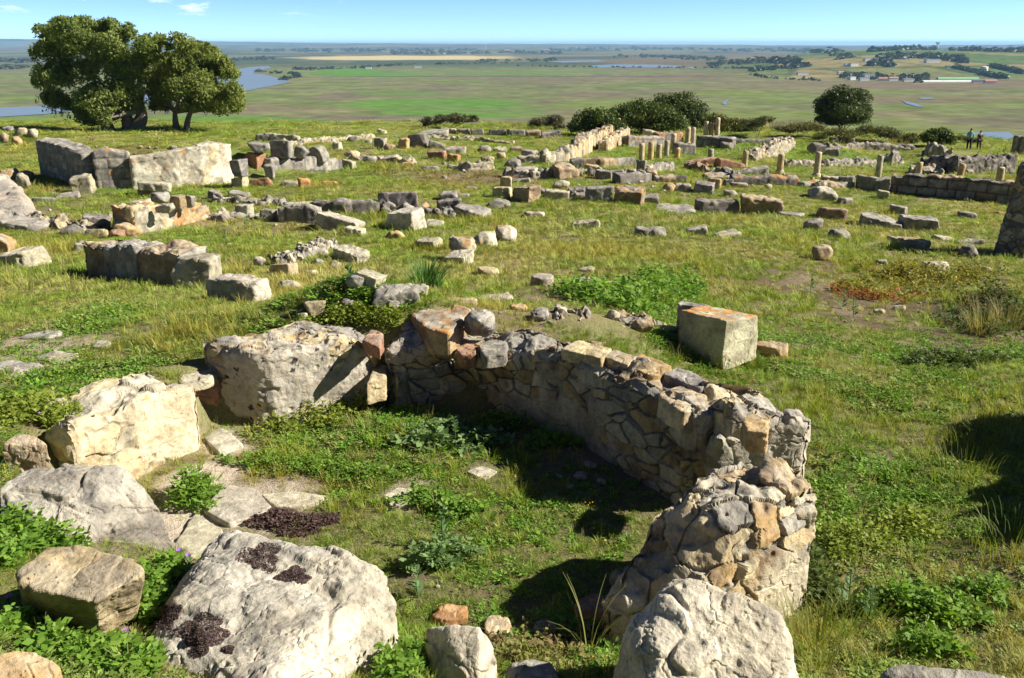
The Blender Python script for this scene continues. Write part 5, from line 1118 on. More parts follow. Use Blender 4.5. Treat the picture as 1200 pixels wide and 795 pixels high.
L1 = [(55, 40, 13, 11), (47, 62, 10, 10), (75, 36, 18, 13), (100, 31, 18, 10), (126, 36, 16, 12), (150, 38, 9, 9), (72, 60, 22, 16), (104, 58, 24, 18), (136, 58, 22, 16), (52, 92, 12, 14), (80, 88, 22, 18), (112, 92, 25, 22), (145, 85, 22, 20),
      (62, 118, 15, 13), (84, 126, 20, 14), (112, 124, 22, 18), (140, 118, 22, 20), (152, 100, 18, 18), (108, 138, 16, 10), (130, 138, 14, 10), (165, 55, 16, 14), (165, 75, 14, 14)]
L2 = [(182, 50, 14, 9), (205, 52, 20, 11), (228, 62, 18, 12), (250, 62, 14, 9), (195, 70, 20, 16), (222, 84, 22, 18), (250, 82, 18, 16), (266, 84, 11, 12), (186, 92, 17, 14), (190, 112, 16, 13), (210, 108, 16, 13), (235, 108, 20, 18), (258, 108, 18, 16), (274, 112, 11, 14),
      (278, 126, 9, 9), (255, 128, 16, 8), (228, 124, 14, 9), (184, 124, 12, 8)]
tree('dense spreading olive tree with a leaning dark trunk, left of two', (150, 153), 74, L1, [(156, 151, 165, 128, .52), (128, 151, 118, 128, .42), (150, 150, 145, 120, .4)], ((.095, .14, .035), (.26, .31, .085)), 301, 2700, 'trees above the big ruin')
tree('lower olive tree with two pale bare trunks, right of two', (210, 153), 74, L2, [(207, 152, 205, 132, .24), (219, 153, 224, 132, .22)], ((.11, .15, .036), (.29, .325, .085)), 302, 2700, 'trees above the big ruin')
def shrub(name, label, lumps, y0, n_per, cols, seed, ln=.16, wd=.07, cat='shrub', group=None, mat='leaf_dense', stem=True, droop=0, depthf=1.0, flat=0, shell=.5, spread=.16):
    """A shrub whose lumps are photo ellipses standing at the ground met at pixel row y0."""
    rng = np.random.default_rng(seed); cx = np.mean([l[0] for l in lumps]); g = np.array(G(cx, y0)); Y = g[1]; bl = []
    for a, b, rx, ry in lumps:
        q = list(blob_px(a, b, rx, ry, Y, rng, rng.uniform(-.3, .5) * depthf)); q[4] *= depthf; bl.append(q)
        bl.append([q[0] + rng.uniform(-.3, .3) * q[3], q[1] + .8 * q[4], q[2] - .1 * q[5], q[3] * .85, q[4] * .85, q[5] * .85])
    v, q, c = foliage(bl, n_per, ln, wd, cols, seed, shell, droop, flat, spread)
    e = empty(name, tuple(g)); tag(e, label, cat, group)
    link('foliage', mesh_np('foliage', v - g, q, col=c, smooth=False), M[mat], e)
    if stem:
        sv, sq = limbs((0, .2, -.15), [np.array(b[:3]) - g for b in bl[:10]], max(.02, .04 * bl[0][5]), seed); link('stem', mesh_np('stem', sv, sq), M['bark'], e)
    return e
EV = ((.055, .085, .02), (.12, .16, .035))
shrub('evergreen_shrub', 'rounded dark green shrub, lowest and leftmost of the large evergreen group', [(676, 148, 14, 9), (690, 142, 16, 12), (708, 142, 16, 13), (700, 152, 20, 7), (720, 148, 12, 10)], 160, 1100, EV, 311, .22, .10, group='evergreen shrubs on the rim')
shrub('evergreen_shrub', 'broad dark green shrub in the middle of the evergreen group', [(728, 138, 16, 13), (750, 135, 20, 15), (772, 138, 20, 14), (790, 144, 16, 11), (745, 147, 22, 8), (770, 150, 20, 6)], 158, 1300, EV, 312, .22, .10, group='evergreen shrubs on the rim')
shrub('evergreen_shrub', 'tallest dark dome-shaped shrub behind the evergreen group', [(778, 122, 18, 10), (800, 124, 20, 13), (812, 134, 16, 14), (790, 134, 20, 14), (818, 146, 10, 8)], 153, 1300, ((.045, .07, .02), (.095, .13, .032)), 313, .22, .10, group='evergreen shrubs on the rim')
shrub('yellowish_shrub', 'low yellow-green shrub behind the three farthest columns', [(838, 144, 14, 9), (856, 148, 18, 9), (875, 152, 14, 6), (845, 153, 16, 5)], 155, 1000, ((.085, .10, .02), (.15, .15, .03)), 314, .2, .09)
shrub('round_tree', 'solitary dark rounded bushy tree on the rim at right', [(968, 126, 13, 12), (985, 116, 18, 13), (1003, 122, 16, 14), (990, 130, 24, 12), (1012, 134, 9, 9), (975, 138, 15, 9), (1000, 141, 18, 8), (985, 143, 20, 6), (965, 143, 10, 6)], 147, 1800, ((.045, .075, .028), (.12, .155, .05)), 315, .24, .10, cat='tree')
shrub('heath_shrub', 'brownish green low shrub in the centre of the plateau rim', [(500, 145, 8, 6), (515, 142, 10, 6), (535, 140, 12, 6), (552, 140, 8, 4)], 151, 700, ((.07, .075, .035), (.13, .12, .055)), 316, .25, .05)
shrub('grey_shrub', 'grey twiggy shrub with a green top beside the evergreen group', [(632, 145, 12, 6), (648, 143, 12, 7), (656, 148, 8, 5)], 152, 700, ((.13, .11, .10), (.11, .12, .04)), 317, .25, .05)
shrub('rim_bush', 'dark green bush on the right rim above the dark bank', [(1088, 163, 10, 7), (1100, 161, 14, 9), (1110, 165, 9, 7)], 173, 900, EV, 318, .2, .09)
for i, (a, lab, cc) in enumerate([([(880, 146, 14, 6), (896, 143, 12, 6)], 'grey-green low shrub right of the yellow-green shrub', ((.11, .12, .06), (.17, .17, .08))), ([(935, 152, 18, 7), (955, 150, 12, 7), (918, 154, 12, 5)], 'pale green scrub left of the round tree', ((.12, .13, .05), (.20, .19, .08))),
        ([(1030, 156, 20, 7), (1048, 158, 16, 7), (1012, 154, 14, 6)], 'mixed green scrub right of the round tree', ((.07, .09, .035), (.15, .15, .06))), ([(1068, 163, 12, 6), (1058, 166, 12, 5)], 'grey-green scrub between the round tree and the dark green bush', ((.10, .11, .05), (.16, .16, .07))), ([(1125, 163, 10, 3), (1142, 165, 8, 3)], 'low green growth at the edge right of the dark green bush', ((.10, .11, .05), (.16, .16, .07))),
        ([(985, 158, 16, 6), (965, 160, 12, 5)], 'low scrub in front of the round tree', ((.09, .11, .035), (.16, .16, .06)))]):
    shrub('scrub', lab, a, 168 - (0 if i > 1 else 6), 600, cc, 320 + i, .25, .06, mat='leaf')
def weed_patch(name, label, ells, n, hgt, leaf, cols, seed, cat='weeds', asp=.65, group=None):
    """Many small leafy stems scattered over patches of the ground given in photo pixels."""
    rng = np.random.default_rng(seed); V = []; K = []; g0 = np.array(G(ells[0][0], ells[0][1])); tot = sum(e[2] * e[3] for e in ells)
    for cx, cy, rx, ry in ells:
        g = np.array(G(cx, cy)); wx = abs(G(cx + rx, cy)[0] - g[0]); wy = abs(G(cx, cy - ry)[1] - G(cx, cy + ry)[1]) / 2
        m = max(3, int(n * rx * ry / tot)); a = rng.uniform(0, 6.283, m); r = np.sqrt(rng.random(m)) * (1 + .35 * np.sin(a * 3 + cx)) * 1.05
        x = g[0] + wx * r * np.cos(a); y = g[1] + wy * r * np.sin(a); z = H(x, y); tall = hgt * (.35 + .9 * rng.random(m)) * np.clip(1.25 - .6 * r, .3, 1.2); big = .6 + .8 * rng.random(m); tn = rng.random(m)
        for i in range(m):
            k = int(rng.integers(6, 15)); t = rng.random(k) ** .7; an = rng.uniform(0, 6.283, k); le = leaf * big[i] * (.5 + .8 * rng.random(k)); out = le * .55 + tall[i] * .35 * rng.random(k)
            c = np.stack([x[i] + np.cos(an) * out, y[i] + np.sin(an) * out, z[i] + .01 + tall[i] * t], 1); d = np.stack([np.cos(an), np.sin(an), .1 + .8 * rng.random(k) - .2], 1) + rng.normal(size=(k, 3)) * .3; d /= np.linalg.norm(d, axis=1, keepdims=True)
            v, _ = quads_leaf(c, d, np.tile([0, 0, 1.], (k, 1)) + rng.normal(size=(k, 3)) * .5, le, le * asp * (.7 + .5 * rng.random(k))); V.append(v); K.append(np.repeat(lerp(np.array(cols[0]), np.array(cols[1]), np.clip(tn[i] * .7 + .3 * rng.random((k, 1)), 0, 1)), 4, 0))
    V = np.concatenate(V); K = np.concatenate(K); o = link(name, mesh_np(name, V - g0, np.arange(len(V)).reshape(-1, 4), col=K, smooth=False), M['leaf'], loc=tuple(g0)); tag(o, label, cat, group); return o
BR = ((.10, .22, .025), (.22, .34, .05)); YG = ((.17, .24, .03), (.30, .34, .06)); GG = ((.13, .22, .08), (.22, .32, .12)); DK = ((.05, .085, .02), (.12, .16, .035)); RDL = ((.24, .06, .025), (.36, .16, .04)); RYG = ((.13, .17, .025), (.32, .24, .04)); DEAD = ((.16, .11, .08), (.30, .23, .16)); PURP = ((.09, .055, .055), (.17, .11, .10))
weed_patch('leafy_weed_bed', 'bed of bright green broad-leaved weeds with stones in it, behind the apse', [(672, 348, 20, 7), (705, 352, 26, 9), (745, 354, 34, 12), (785, 350, 30, 13), (805, 338, 18, 9), (765, 335, 24, 8), (740, 366, 24, 6)], 900, .34, .085, BR, 331)
weed_patch('reddish_bush', 'low bush with green, yellow and red leaves in the hollow at right', [(1010, 344, 20, 7), (1045, 340, 26, 11), (1080, 343, 28, 11), (1115, 340, 24, 11), (1140, 328, 14, 8), (1065, 328, 26, 6)], 800, .36, .07, RYG, 332, 'bush')
weed_patch('red_leaved_weed', 'patch of red-leaved weed at the left end of the reddish bush', [(996, 346, 14, 6), (1022, 350, 14, 5), (1060, 351, 14, 4)], 160, .18, .055, RDL, 333)
weed_patch('weed_clump', 'bright green feathery weed growing on the apse floor by the pale wall', [(230, 588, 24, 12), (228, 580, 14, 8)], 130, .24, .085, BR, 334, 'weed', .28)
weed_patch('dark_weeds', 'tangle of dark weeds and dead stalks on the mound under the masonry pier', [(1150, 345, 34, 18), (1180, 370, 30, 22), (1150, 385, 34, 14), (1192, 330, 14, 14)], 520, .30, .06, DK, 336)
weed_patch('dead_weeds', 'brown dead weeds on the dark mound under the masonry pier', [(1160, 365, 36, 18), (1185, 350, 20, 12)], 240, .34, .05, DEAD, 337, asp=.2)
shrub('strappy_plant', 'clump of long strap leaves like a lily, behind the mound', [(500, 325, 14, 8)], 340, 30, ((.07, .16, .03), (.1, .2, .04)), 335, .05, .02, cat='plant', mat='leaf', stem=False)
# blades of the strap-leaved plant and other arching clumps
def blades(base, n, h, spread, wd, cols, seed, seg=5, arch=.5):
    rng = np.random.default_rng(seed); V = []; Q = []; K = []
    for i in range(n):
        a = rng.uniform(0, 6.283); r = spread * math.sqrt(rng.random()); p = np.array([base[0] + math.cos(a) * r * .5, base[1] + math.sin(a) * r * .5, base[2]])
        hh = h * rng.uniform(.6, 1.1); lean = rng.uniform(.15, .9) * arch; dirv = np.array([math.cos(a), math.sin(a), 0]); sd_ = np.array([-math.sin(a), math.cos(a), 0])
        o = len(V) * 1; c = lerp(np.array(cols[0]), np.array(cols[1]), rng.random())
        for k in range(seg + 1):
            t = k / seg; q = p + dirv * (lean * hh * t * t * 1.2) + np.array([0, 0, hh * (t - .45 * lean * t ** 3)]); w = wd * (1 - t ** 1.6) * .5 + .0008
            V += [q - sd_ * w, q + sd_ * w]; K += [c, c]
        for k in range(seg): b = o + k * 2; Q.append((b, b + 1, b + 3, b + 2))
    return np.array(V), np.array(Q), np.array(K)
def blade_plant(name, label, px, py, n, hpx, spread, wd, cols, seed, cat='plant', arch=.6, group=None):
    g = np.array(G(px, py)); h = hpx * depth(g) / FPX
    v, q, c = blades((0, 0, -.02), n, h, spread, wd, cols, seed, arch=arch); o = link(name, mesh_np(name, v, q, col=c), M['leaf'], loc=tuple(g)); tag(o, label, cat, group); return o
for o in list(bpy.data.objects):
    if o.name.startswith('strappy_plant'):
        for ch in list(o.children): bpy.data.objects.remove(ch)
        g = o.location; v, q, c = blades((0, 0, -.02), 170, .62, .55, .028, ((.055, .14, .03), (.11, .21, .05)), 341, arch=.9); link('leaves', mesh_np('leaves', v, q, col=c), M['leaf'], o)
DRY = ((.38, .31, .15), (.26, .24, .10)); GRN = ((.12, .19, .03), (.2, .22, .05))
for i, (a, b, n, h, s, cols, lab) in enumerate([(1150, 392, 160, 46, .5, DRY, 'dry blond grass tussock on the dark mound at right, left one'), (1178, 385, 120, 40, .5, DRY, 'dry blond grass tussock on the dark mound at right, right one'), (845, 432, 120, 26, .2, GRN, 'green grass tussock at the foot of the tall lichened block'), (885, 432, 100, 24, .25, GRN, 'green grass tussock before the low tan slab'),
        (1160, 520, 160, 34, .9, GRN, 'tall green grass tussock at the right edge in half shade'), (1130, 560, 160, 32, .9, GRN, 'dark grass tussock inside the shade at right'), (960, 760, 150, 64, .6, GRN, 'bright grass tussock right of the cream boulder'), (1000, 735, 120, 44, .5, GRN, 'grass tussock with pale oat heads at the lower right'),
        (690, 770, 11, 105, .10, ((.36, .34, .12), (.24, .26, .07)), 'thin wild oat stalks before the shaded stones'), (1190, 640, 140, 36, .8, GRN, 'grass tussock at the right edge below the shade'), (930, 150, 120, 16, 2.2, DRY, 'tall blond grass on the rim left of the round tree'), (905, 152, 120, 14, 2.2, DRY, 'tall blond grass on the rim beside the grey-green shrub'), (1050, 168, 120, 10, 2.2, DRY, 'blond grass on the rim before the mixed scrub'), (600, 150, 120, 10, 2.2, DRY, 'blond grass on the rim left of the grey twiggy shrub')]):
    blade_plant('grass_tussock', lab, a, b, n, h, s, .006 if b > 300 else .03, cols, 350 + i, 'grass tussock', .7)
# thistle-like plants: stem with jagged leaves
def weed(name, label, px, py, hpx, seed, cols=((.10, .19, .07), (.16, .25, .10)), group=None, leaf=.11, cat='weed', n=26, flowers=None):
    rng = np.random.default_rng(seed); g = np.array(G(px, py)); h = hpx * depth(g) / FPX
    sv, sq = tube([(0, 0, -.03), (rng.uniform(-.02, .02), 0, h * .5), (rng.uniform(-.04, .04), 0, h)], [.006, .005, .003], 6)
    t = rng.random(n) ** .8; a = rng.uniform(0, 6.283, n); d = np.stack([np.cos(a), np.sin(a), .5 + .3 * rng.random(n)], 1); d /= np.linalg.norm(d, axis=1, keepdims=True)
    ln = leaf * (1.1 - .7 * t) * (.7 + .6 * rng.random(n)); c = np.stack([0 * t, 0 * t, h * t], 1) + d * ln[:, None] * .5
    v, q = quads_leaf(c, d, np.tile([0, 0, 1.], (n, 1)) + rng.normal(size=(n, 3)) * .3, ln, ln * .38); k = lerp(np.array(cols[0]), np.array(cols[1]), rng.random((n, 1)))
    V = np.concatenate([sv, v]); Q = np.concatenate([sq, q + len(sv)]); K = np.concatenate([np.tile(np.array(cols[0]), (len(sv), 1)), np.repeat(k, 4, 0)])
    o = link(name, mesh_np(name, V, Q, col=K), M['leaf'], loc=tuple(g)); tag(o, label, cat, group)
    if flowers: 
        m = 9; a = rng.uniform(0, 6.283, m); d = np.stack([np.cos(a), np.sin(a), .6 + 0 * a], 1); c = np.array([0, 0, h]) + d * .012; v, q = quads_leaf(c, d, np.tile([0, 0, 1.], (m, 1)), np.full(m, .028), np.full(m, .018))
        link('flower', mesh_np('flower', v, q, col=np.tile(np.array(flowers), (m * 4, 1))), M['leaf'], o)
    return o
WD = [(520, 640, 60, 'tall pale green thistle in the middle of the apse floor'), (533, 525, 40, 'pale thistle on the apse floor below the rear wall'), (690, 515, 34, 'slender weed against the shaded rear wall'), (490, 700, 40, 'yellowish weed in the apse shadow beside the white boulder'), (1110, 340, 34, 'slender grey weed beside the reddish bush'), (987, 362, 24, 'grey-green thistle on the bare soil left of the pale stones'), (1000, 372, 22, 'grey-green thistle just below the other on the bare soil'), (995, 710, 50, 'pale green thistle right of the broken wall stub'), (1018, 725, 40, 'second pale thistle farther right of the broken wall stub'),
      (410, 330, 22, 'small upright weed on the white squared stone'), (290, 268, 24, 'bushy weed in the grass of the left room'), (265, 290, 24, 'tall thin weed behind the long shaded wall'), (1115, 378, 20, 'dark weed at the left foot of the dark mound'), (745, 366, 24, 'grey weed at the edge of the green weed bed'), (715, 268, 20, 'solitary weed in the central meadow'), (370, 268, 18, 'bright green weed before the flat-topped grey block'), (950, 345, 26, 'bushy green weed left of the bare soil')]
for i, (a, b, h, lab) in enumerate(WD): weed('thistle' if 'thistle' in lab else 'weed', lab, a, b, h, 400 + i, n=34)
for i, (a, b, h, lab) in enumerate([(212, 660, 16, 'purple mallow flower right of the brown boulder, upper'), (222, 664, 14, 'purple mallow flower right of the brown boulder, lower pair'), (28, 648, 16, 'purple flower among the weeds above the brown boulder'), (14, 716, 18, 'purple flower at the left foot of the brown boulder'), (150, 756, 18, 'purple flower before the brown boulder'), (50, 498, 14, 'purple flower in the weeds by the small cream stone'), (168, 716, 16, 'purple flower between brown boulder and white boulder')]):
    weed('mallow_flower', lab, a, b, h, 450 + i, n=14, leaf=.06, flowers=(.42, .20, .62), cat='flower', group='purple flowers in the foreground')
# leafy weeds round the foreground boulders
for i, (ells, n, h, lf, c, lab) in enumerate([([(30, 628, 40, 20), (70, 640, 30, 10), (10, 660, 20, 26)], 330, .16, .045, BR, 'mass of bright green leaves above the brown boulder'), ([(180, 720, 20, 18), (178, 690, 18, 14), (200, 672, 22, 8)], 240, .14, .042, BR, 'green leaves between the brown and the white boulder'), ([(110, 775, 46, 16), (60, 765, 30, 16), (160, 785, 30, 16), (20, 740, 20, 22)], 420, .12, .042, BR, 'bright green leaves below the brown boulder'),
      ([(30, 486, 40, 16), (75, 495, 30, 14)], 260, .18, .05, YG, 'yellow-green leaves in the corner before the paving slabs'), ([(484, 782, 22, 18), (462, 792, 16, 12)], 150, .16, .045, BR, 'green leaves between the white boulder and the pitted one'), ([(370, 492, 40, 9), (420, 482, 30, 8), (330, 505, 20, 7)], 260, .20, .045, YG, 'leafy weeds at the foot of the spotted wall'), ([(520, 512, 34, 10), (560, 520, 26, 9), (495, 522, 24, 8)], 190, .14, .075, GG, 'low thistle rosettes below the rear apse wall'),
      ([(400, 378, 34, 9), (445, 380, 30, 8), (360, 392, 26, 7)], 300, .18, .04, YG, 'yellow-green herbs on the mound behind the spotted wall'), ([(500, 590, 40, 10), (540, 602, 30, 9)], 190, .12, .045, BR, 'green leaves in the middle of the apse floor'), ([(320, 545, 50, 10), (375, 552, 40, 10), (430, 560, 36, 9)], 420, .10, .035, BR, 'clover cushion on the apse floor by the left walls'), ([(1060, 710, 40, 18), (1110, 725, 44, 18), (1150, 700, 30, 14), (1085, 765, 40, 12)], 420, .16, .045, BR, 'leafy weeds at the lower right'),
      ([(505, 662, 26, 8), (535, 655, 20, 7)], 110, .16, .06, GG, 'grey-green rosette at the edge of the apse shadow'), ([(1120, 424, 50, 9), (1080, 428, 30, 6)], 240, .16, .05, DK, 'dark green cushion below the dark mound'), ([(600, 765, 70, 14), (660, 760, 40, 12), (560, 775, 30, 10)], 260, .10, .035, ((.20, .13, .08), (.26, .26, .07)), 'reddish and green low herbs along the near edge of the apse'),
      ([(345, 615, 46, 10), (320, 608, 30, 7)], 360, .05, .03, PURP, 'dried purple-brown herbs behind the white boulder'), ([(222, 690, 26, 10), (190, 745, 16, 14)], 200, .05, .03, PURP, 'dried purple-brown herbs between the two big left boulders'), ([(930, 660, 26, 26), (960, 700, 24, 20)], 240, .22, .04, DK, 'dark weeds at the outer foot of the broken wall stub'), ([(600, 500, 50, 8), (650, 520, 40, 8)], 200, .16, .04, BR, 'weeds in the shade along the foot of the rear wall'), ([(1000, 640, 50, 16), (1060, 620, 40, 14)], 260, .18, .04, YG, 'mixed yellow-green herbs right of the broken wall stub')]):
    weed_patch('leafy_weeds', lab, ells, n, h, lf, c, 480 + i)
p0 = P(898, 573, -3.08); rng = np.random.default_rng(5); n = 900; c = np.stack([rng.normal(size=n) * .10, rng.normal(size=n) * .04, np.abs(rng.normal(size=n)) * .02], 1); c[:, 1] -= .45 * c[:, 0]
v, q = quads_leaf(c, sph_dirs(n, rng) + np.array([0, 0, .6]), sph_dirs(n, rng), np.full(n, .022), np.full(n, .008)); o = link('moss_cushion', mesh_np('moss_cushion', v, q, col=np.repeat(lerp(np.array([.14, .18, .03]), np.array([.42, .36, .04]), rng.random((n, 1))), 4, 0), smooth=False), M['leaf'], loc=p0); tag(o, 'yellow flowering moss on the broken wall stub', 'moss')

# ------------------------------------------------------------------ the grass
tufts = bpy.data.collections.new('grass tufts')
m, nt, N, L = new_mat('grass')
out = N.new('ShaderNodeOutputMaterial'); ai = nd(N, 'ShaderNodeAttribute', attribute_name='tint', attribute_type='INSTANCER'); ag = nd(N, 'ShaderNodeAttribute', attribute_name='Col')
cc = mixc(N, L, 1.0, ai.outputs['Color'], ag.outputs['Color'], 'MULTIPLY')
d = N.new('ShaderNodeBsdfPrincipled'); d.inputs['Roughness'].default_value = .55; d.inputs['Specular IOR Level'].default_value = .2; t = N.new('ShaderNodeBsdfTranslucent'); mx = N.new('ShaderNodeMixShader'); mx.inputs[0].default_value = .35
L.new(cc, d.inputs['Base Color']); L.new(mixc(N, L, 1.0, cc, (1.3, 1.35, .6), 'MULTIPLY'), t.inputs[0]); L.new(d.outputs[0], mx.inputs[1]); L.new(t.outputs[0], mx.inputs[2]); L.new(mx.outputs[0], out.inputs[0])
M['grass'] = m
def tuft(k, v, q, c):
    o = bpy.data.objects.new('grass_tuft.%03d' % k, mesh_np('grass_tuft', v, q, col=c)); o.data.materials.append(M['grass']); tufts.objects.link(o)
W1 = ((.75, .75, .75), (1.25, 1.25, 1.25))
tuft(0, *blades((0, 0, -.01), 34, .085, .17, .0055, W1, 1, 3, .9)); tuft(1, *blades((0, 0, -.01), 30, .12, .16, .005, W1, 2, 3, .8)); tuft(2, *blades((0, 0, -.01), 40, .06, .2, .006, W1, 3, 3, 1.0))
tuft(3, *blades((0, 0, -.01), 18, .20, .14, .0045, ((.9, .85, .7), (1.5, 1.3, 1.0)), 4, 3, .6))
def rosette(n, s, h, seed, asp=.6):
    rng = np.random.default_rng(seed); a = rng.uniform(0, 6.283, n); r = .09 * np.sqrt(rng.random(n)); d = np.stack([np.cos(a), np.sin(a), .15 + .5 * rng.random(n)], 1); d /= np.linalg.norm(d, axis=1, keepdims=True)
    c = np.stack([np.cos(a) * r, np.sin(a) * r, h * rng.random(n)], 1); v, q = quads_leaf(c, d, np.tile([0, 0, 1.], (n, 1)) + rng.normal(size=(n, 3)) * .5, s * (.6 + .8 * rng.random(n)), s * asp * (.6 + .8 * rng.random(n)))
    return v, q, np.repeat(np.full((n, 3), 1.) * (.7 + .6 * rng.random((n, 1))), 4, 0)
tuft(4, *rosette(46, .032, .05, 5, .8)); tuft(5, *rosette(40, .05, .06, 6, .35)); tuft(6, *rosette(60, .018, .07, 7, .6))
def dots(n, s, h, seed, col):
    rng = np.random.default_rng(seed); p = np.stack([rng.normal(size=n) * .07, rng.normal(size=n) * .07, h * (.6 + .5 * rng.random(n))], 1)
    d = sph_dirs(n, rng); d[:, 2] *= .3; d /= np.linalg.norm(d, axis=1, keepdims=True); v, q = quads_leaf(p, d, np.tile([0, 0, 1.], (n, 1)) + rng.normal(size=(n, 3)) * .4, np.full(n, s), np.full(n, s * .8))
    return v, q, np.tile(np.array(col), (n * 4, 1))
tuft(7, *dots(7, .016, .10, 8, (1, 1, 1))); tuft(8, *blades((0, 0, -.01), 9, .26, .12, .004, ((.9, .9, .9), (1.2, 1.2, 1.2)), 9, 4, .5))
def ground_cover():
    rng = np.random.default_rng(77); PT = []
    for y0, y1, dens, sc, u in [(1.6, 4.5, 420, .55, .75), (4.5, 8, 400, .58, .72), (8, 14, 230, .74, .70), (14, 24, 60, 1.25, .68), (24, 42, 18, 2.1, .66), (42, 66, 5.0, 3.6, .66), (66, 98, 2.2, 5.2, .68)]:
        A = (y1 - y0) * ((y0 + y1) * u + 4); n = int(A * dens)
        y = rng.uniform(y0, y1, n); x = rng.uniform(-1, 1, n) * (y1 * u + 2); k = np.abs(x) < y * u + 2
        PT.append(np.stack([x[k], y[k], np.full(k.sum(), sc)], 1))
    for rx_, ry_, hw, hd, ya in RING:
        if ry_ > 70: continue
        m = int((hw + hd) * (46 if ry_ < 14 else 26)); a = rng.uniform(0, 6.283, m); ca, sa = np.cos(a), np.sin(a); t = 1 / np.maximum(np.abs(ca) / hw, np.abs(sa) / hd) + rng.uniform(.0, .10, m)
        lx, ly = ca * t, sa * t; PT.append(np.stack([rx_ + lx * math.cos(ya) - ly * math.sin(ya), ry_ + lx * math.sin(ya) + ly * math.cos(ya), np.full(m, np.interp(ry_, [2, 8, 14, 24, 42, 66], [.7, .8, 1.0, 1.3, 1.9, 2.6]))], 1))
    p = np.concatenate(PT); x, y, sc = p.T
    cov, col, bare, pave = veg(x, y)
    keep = rng.random(len(x)) < cov
    ex = np.array(EXCL); cell = {}
    for i, (a, b, r) in enumerate(ex):
        R = r + .01
        for ii in range(int((a - R) // .5), int((a + R) // .5) + 1):
            for jj in range(int((b - R) // .5), int((b + R) // .5) + 1): cell.setdefault((ii, jj), []).append(i)
    ci = np.floor(x / .5).astype(int); cj = np.floor(y / .5).astype(int)
    for k in np.nonzero(keep)[0]:
        l = cell.get((ci[k], cj[k]))
        if l:
            e = ex[l]
            if (((e[:, 0] - x[k]) ** 2 + (e[:, 1] - y[k]) ** 2) < e[:, 2] ** 2).any(): keep[k] = False
    x, y, sc, col, cov, bare = x[keep], y[keep], sc[keep], col[keep], cov[keep], bare[keep]; n = len(x)
    q = np.stack([x, y, 0 * x], 1); f = fbm(q * .9, 91, 3) + rng.normal(size=n) * .35; f2 = fbm(q * .5, 92, 3) + rng.normal(size=n) * .3
    idx = rng.integers(0, 3, n); idx = np.where(f2 > .62, 3, idx); idx = np.where(f > .12 + .10 * (y > 9), rng.integers(4, 7, n), idx)
    idx = np.where((y > 14) & (idx > 3), rng.integers(0, 3, n), idx)
    col = col * (.75 + .5 * rng.random((n, 1))); col = np.where((idx >= 4)[:, None], col * np.array([.68, .92, .75]), col); col = np.where((rng.random(n) < .14)[:, None], lerp(col, np.array([.34, .28, .13]), .6), col)
    col = np.where((f2 > .3)[:, None] & (rng.random(n) < .3)[:, None], lerp(col, np.array([.26, .24, .07]), .6), col)
    fl = (y < 16) & (rng.random(n) < .022) & (fbm(q * .8, 95, 2) > -.1); idx = np.where(fl, 7, idx); col = np.where(fl[:, None], np.array([.75, .52, .02]), col)
    dr = (y < 20) & (rng.random(n) < .02); idx = np.where(dr, 8, idx); col = np.where(dr[:, None], np.array([.40, .33, .16]), col)
    s = sc * (.6 + .8 * rng.random(n)) * (.75 + .4 * cov); s = np.where(y < 20, s * (1 + .25 * f), s)
    z = H(x, y)
    me = bpy.data.meshes.new('grass'); me.vertices.add(n); me.vertices.foreach_set('co', np.stack([x, y, z], 1).astype(np.float32).ravel())
    for nm, tp, a in [('rot', 'FLOAT_VECTOR', np.stack([rng.normal(size=n) * .12, rng.normal(size=n) * .12, rng.uniform(0, 6.283, n)], 1)), ('tint', 'FLOAT_VECTOR', np.clip(col, .01, .9))]:
        at = me.attributes.new(nm, tp, 'POINT'); at.data.foreach_set('vector', a.astype(np.float32).ravel())
    fz = np.interp(y, [2, 8, 14, 24, 42, 66, 98], [.72, .78, .74, .54, .36, .26, .2])
    at = me.attributes.new('scl', 'FLOAT_VECTOR', 'POINT'); at.data.foreach_set('vector', np.stack([s, s, s * fz], 1).astype(np.float32).ravel()); at = me.attributes.new('idx', 'INT', 'POINT'); at.data.foreach_set('value', idx.astype(np.int32))
    o = link('grass', me); tag(o, 'green and dry grass covering the ruin field', 'grass', kind='stuff')
    ng = bpy.data.node_groups.new('grow', 'GeometryNodeTree'); ng.interface.new_socket('Geometry', in_out='INPUT', socket_type='NodeSocketGeometry'); ng.interface.new_socket('Geometry', in_out='OUTPUT', socket_type='NodeSocketGeometry')
    gi = ng.nodes.new('NodeGroupInput'); go = ng.nodes.new('NodeGroupOutput'); ip = ng.nodes.new('GeometryNodeInstanceOnPoints'); ci_ = ng.nodes.new('GeometryNodeCollectionInfo')
    ci_.inputs['Collection'].default_value = tufts; ci_.inputs['Separate Children'].default_value = True; ci_.inputs['Reset Children'].default_value = True
    def na(nm, tp):
        k = ng.nodes.new('GeometryNodeInputNamedAttribute'); k.data_type = tp; k.inputs['Name'].default_value = nm; return k.outputs['Attribute']
    lk = ng.links.new; lk(gi.outputs[0], ip.inputs['Points']); lk(ci_.outputs[0], ip.inputs['Instance']); ip.inputs['Pick Instance'].default_value = True
    lk(na('idx', 'INT'), ip.inputs['Instance Index']); lk(na('rot', 'FLOAT_VECTOR'), ip.inputs['Rotation']); lk(na('scl', 'FLOAT_VECTOR'), ip.inputs['Scale']); lk(ip.outputs[0], go.inputs[0])
    md = o.modifiers.new('grow', 'NODES'); md.node_group = ng
    print('grass instances', n)
ground_cover()
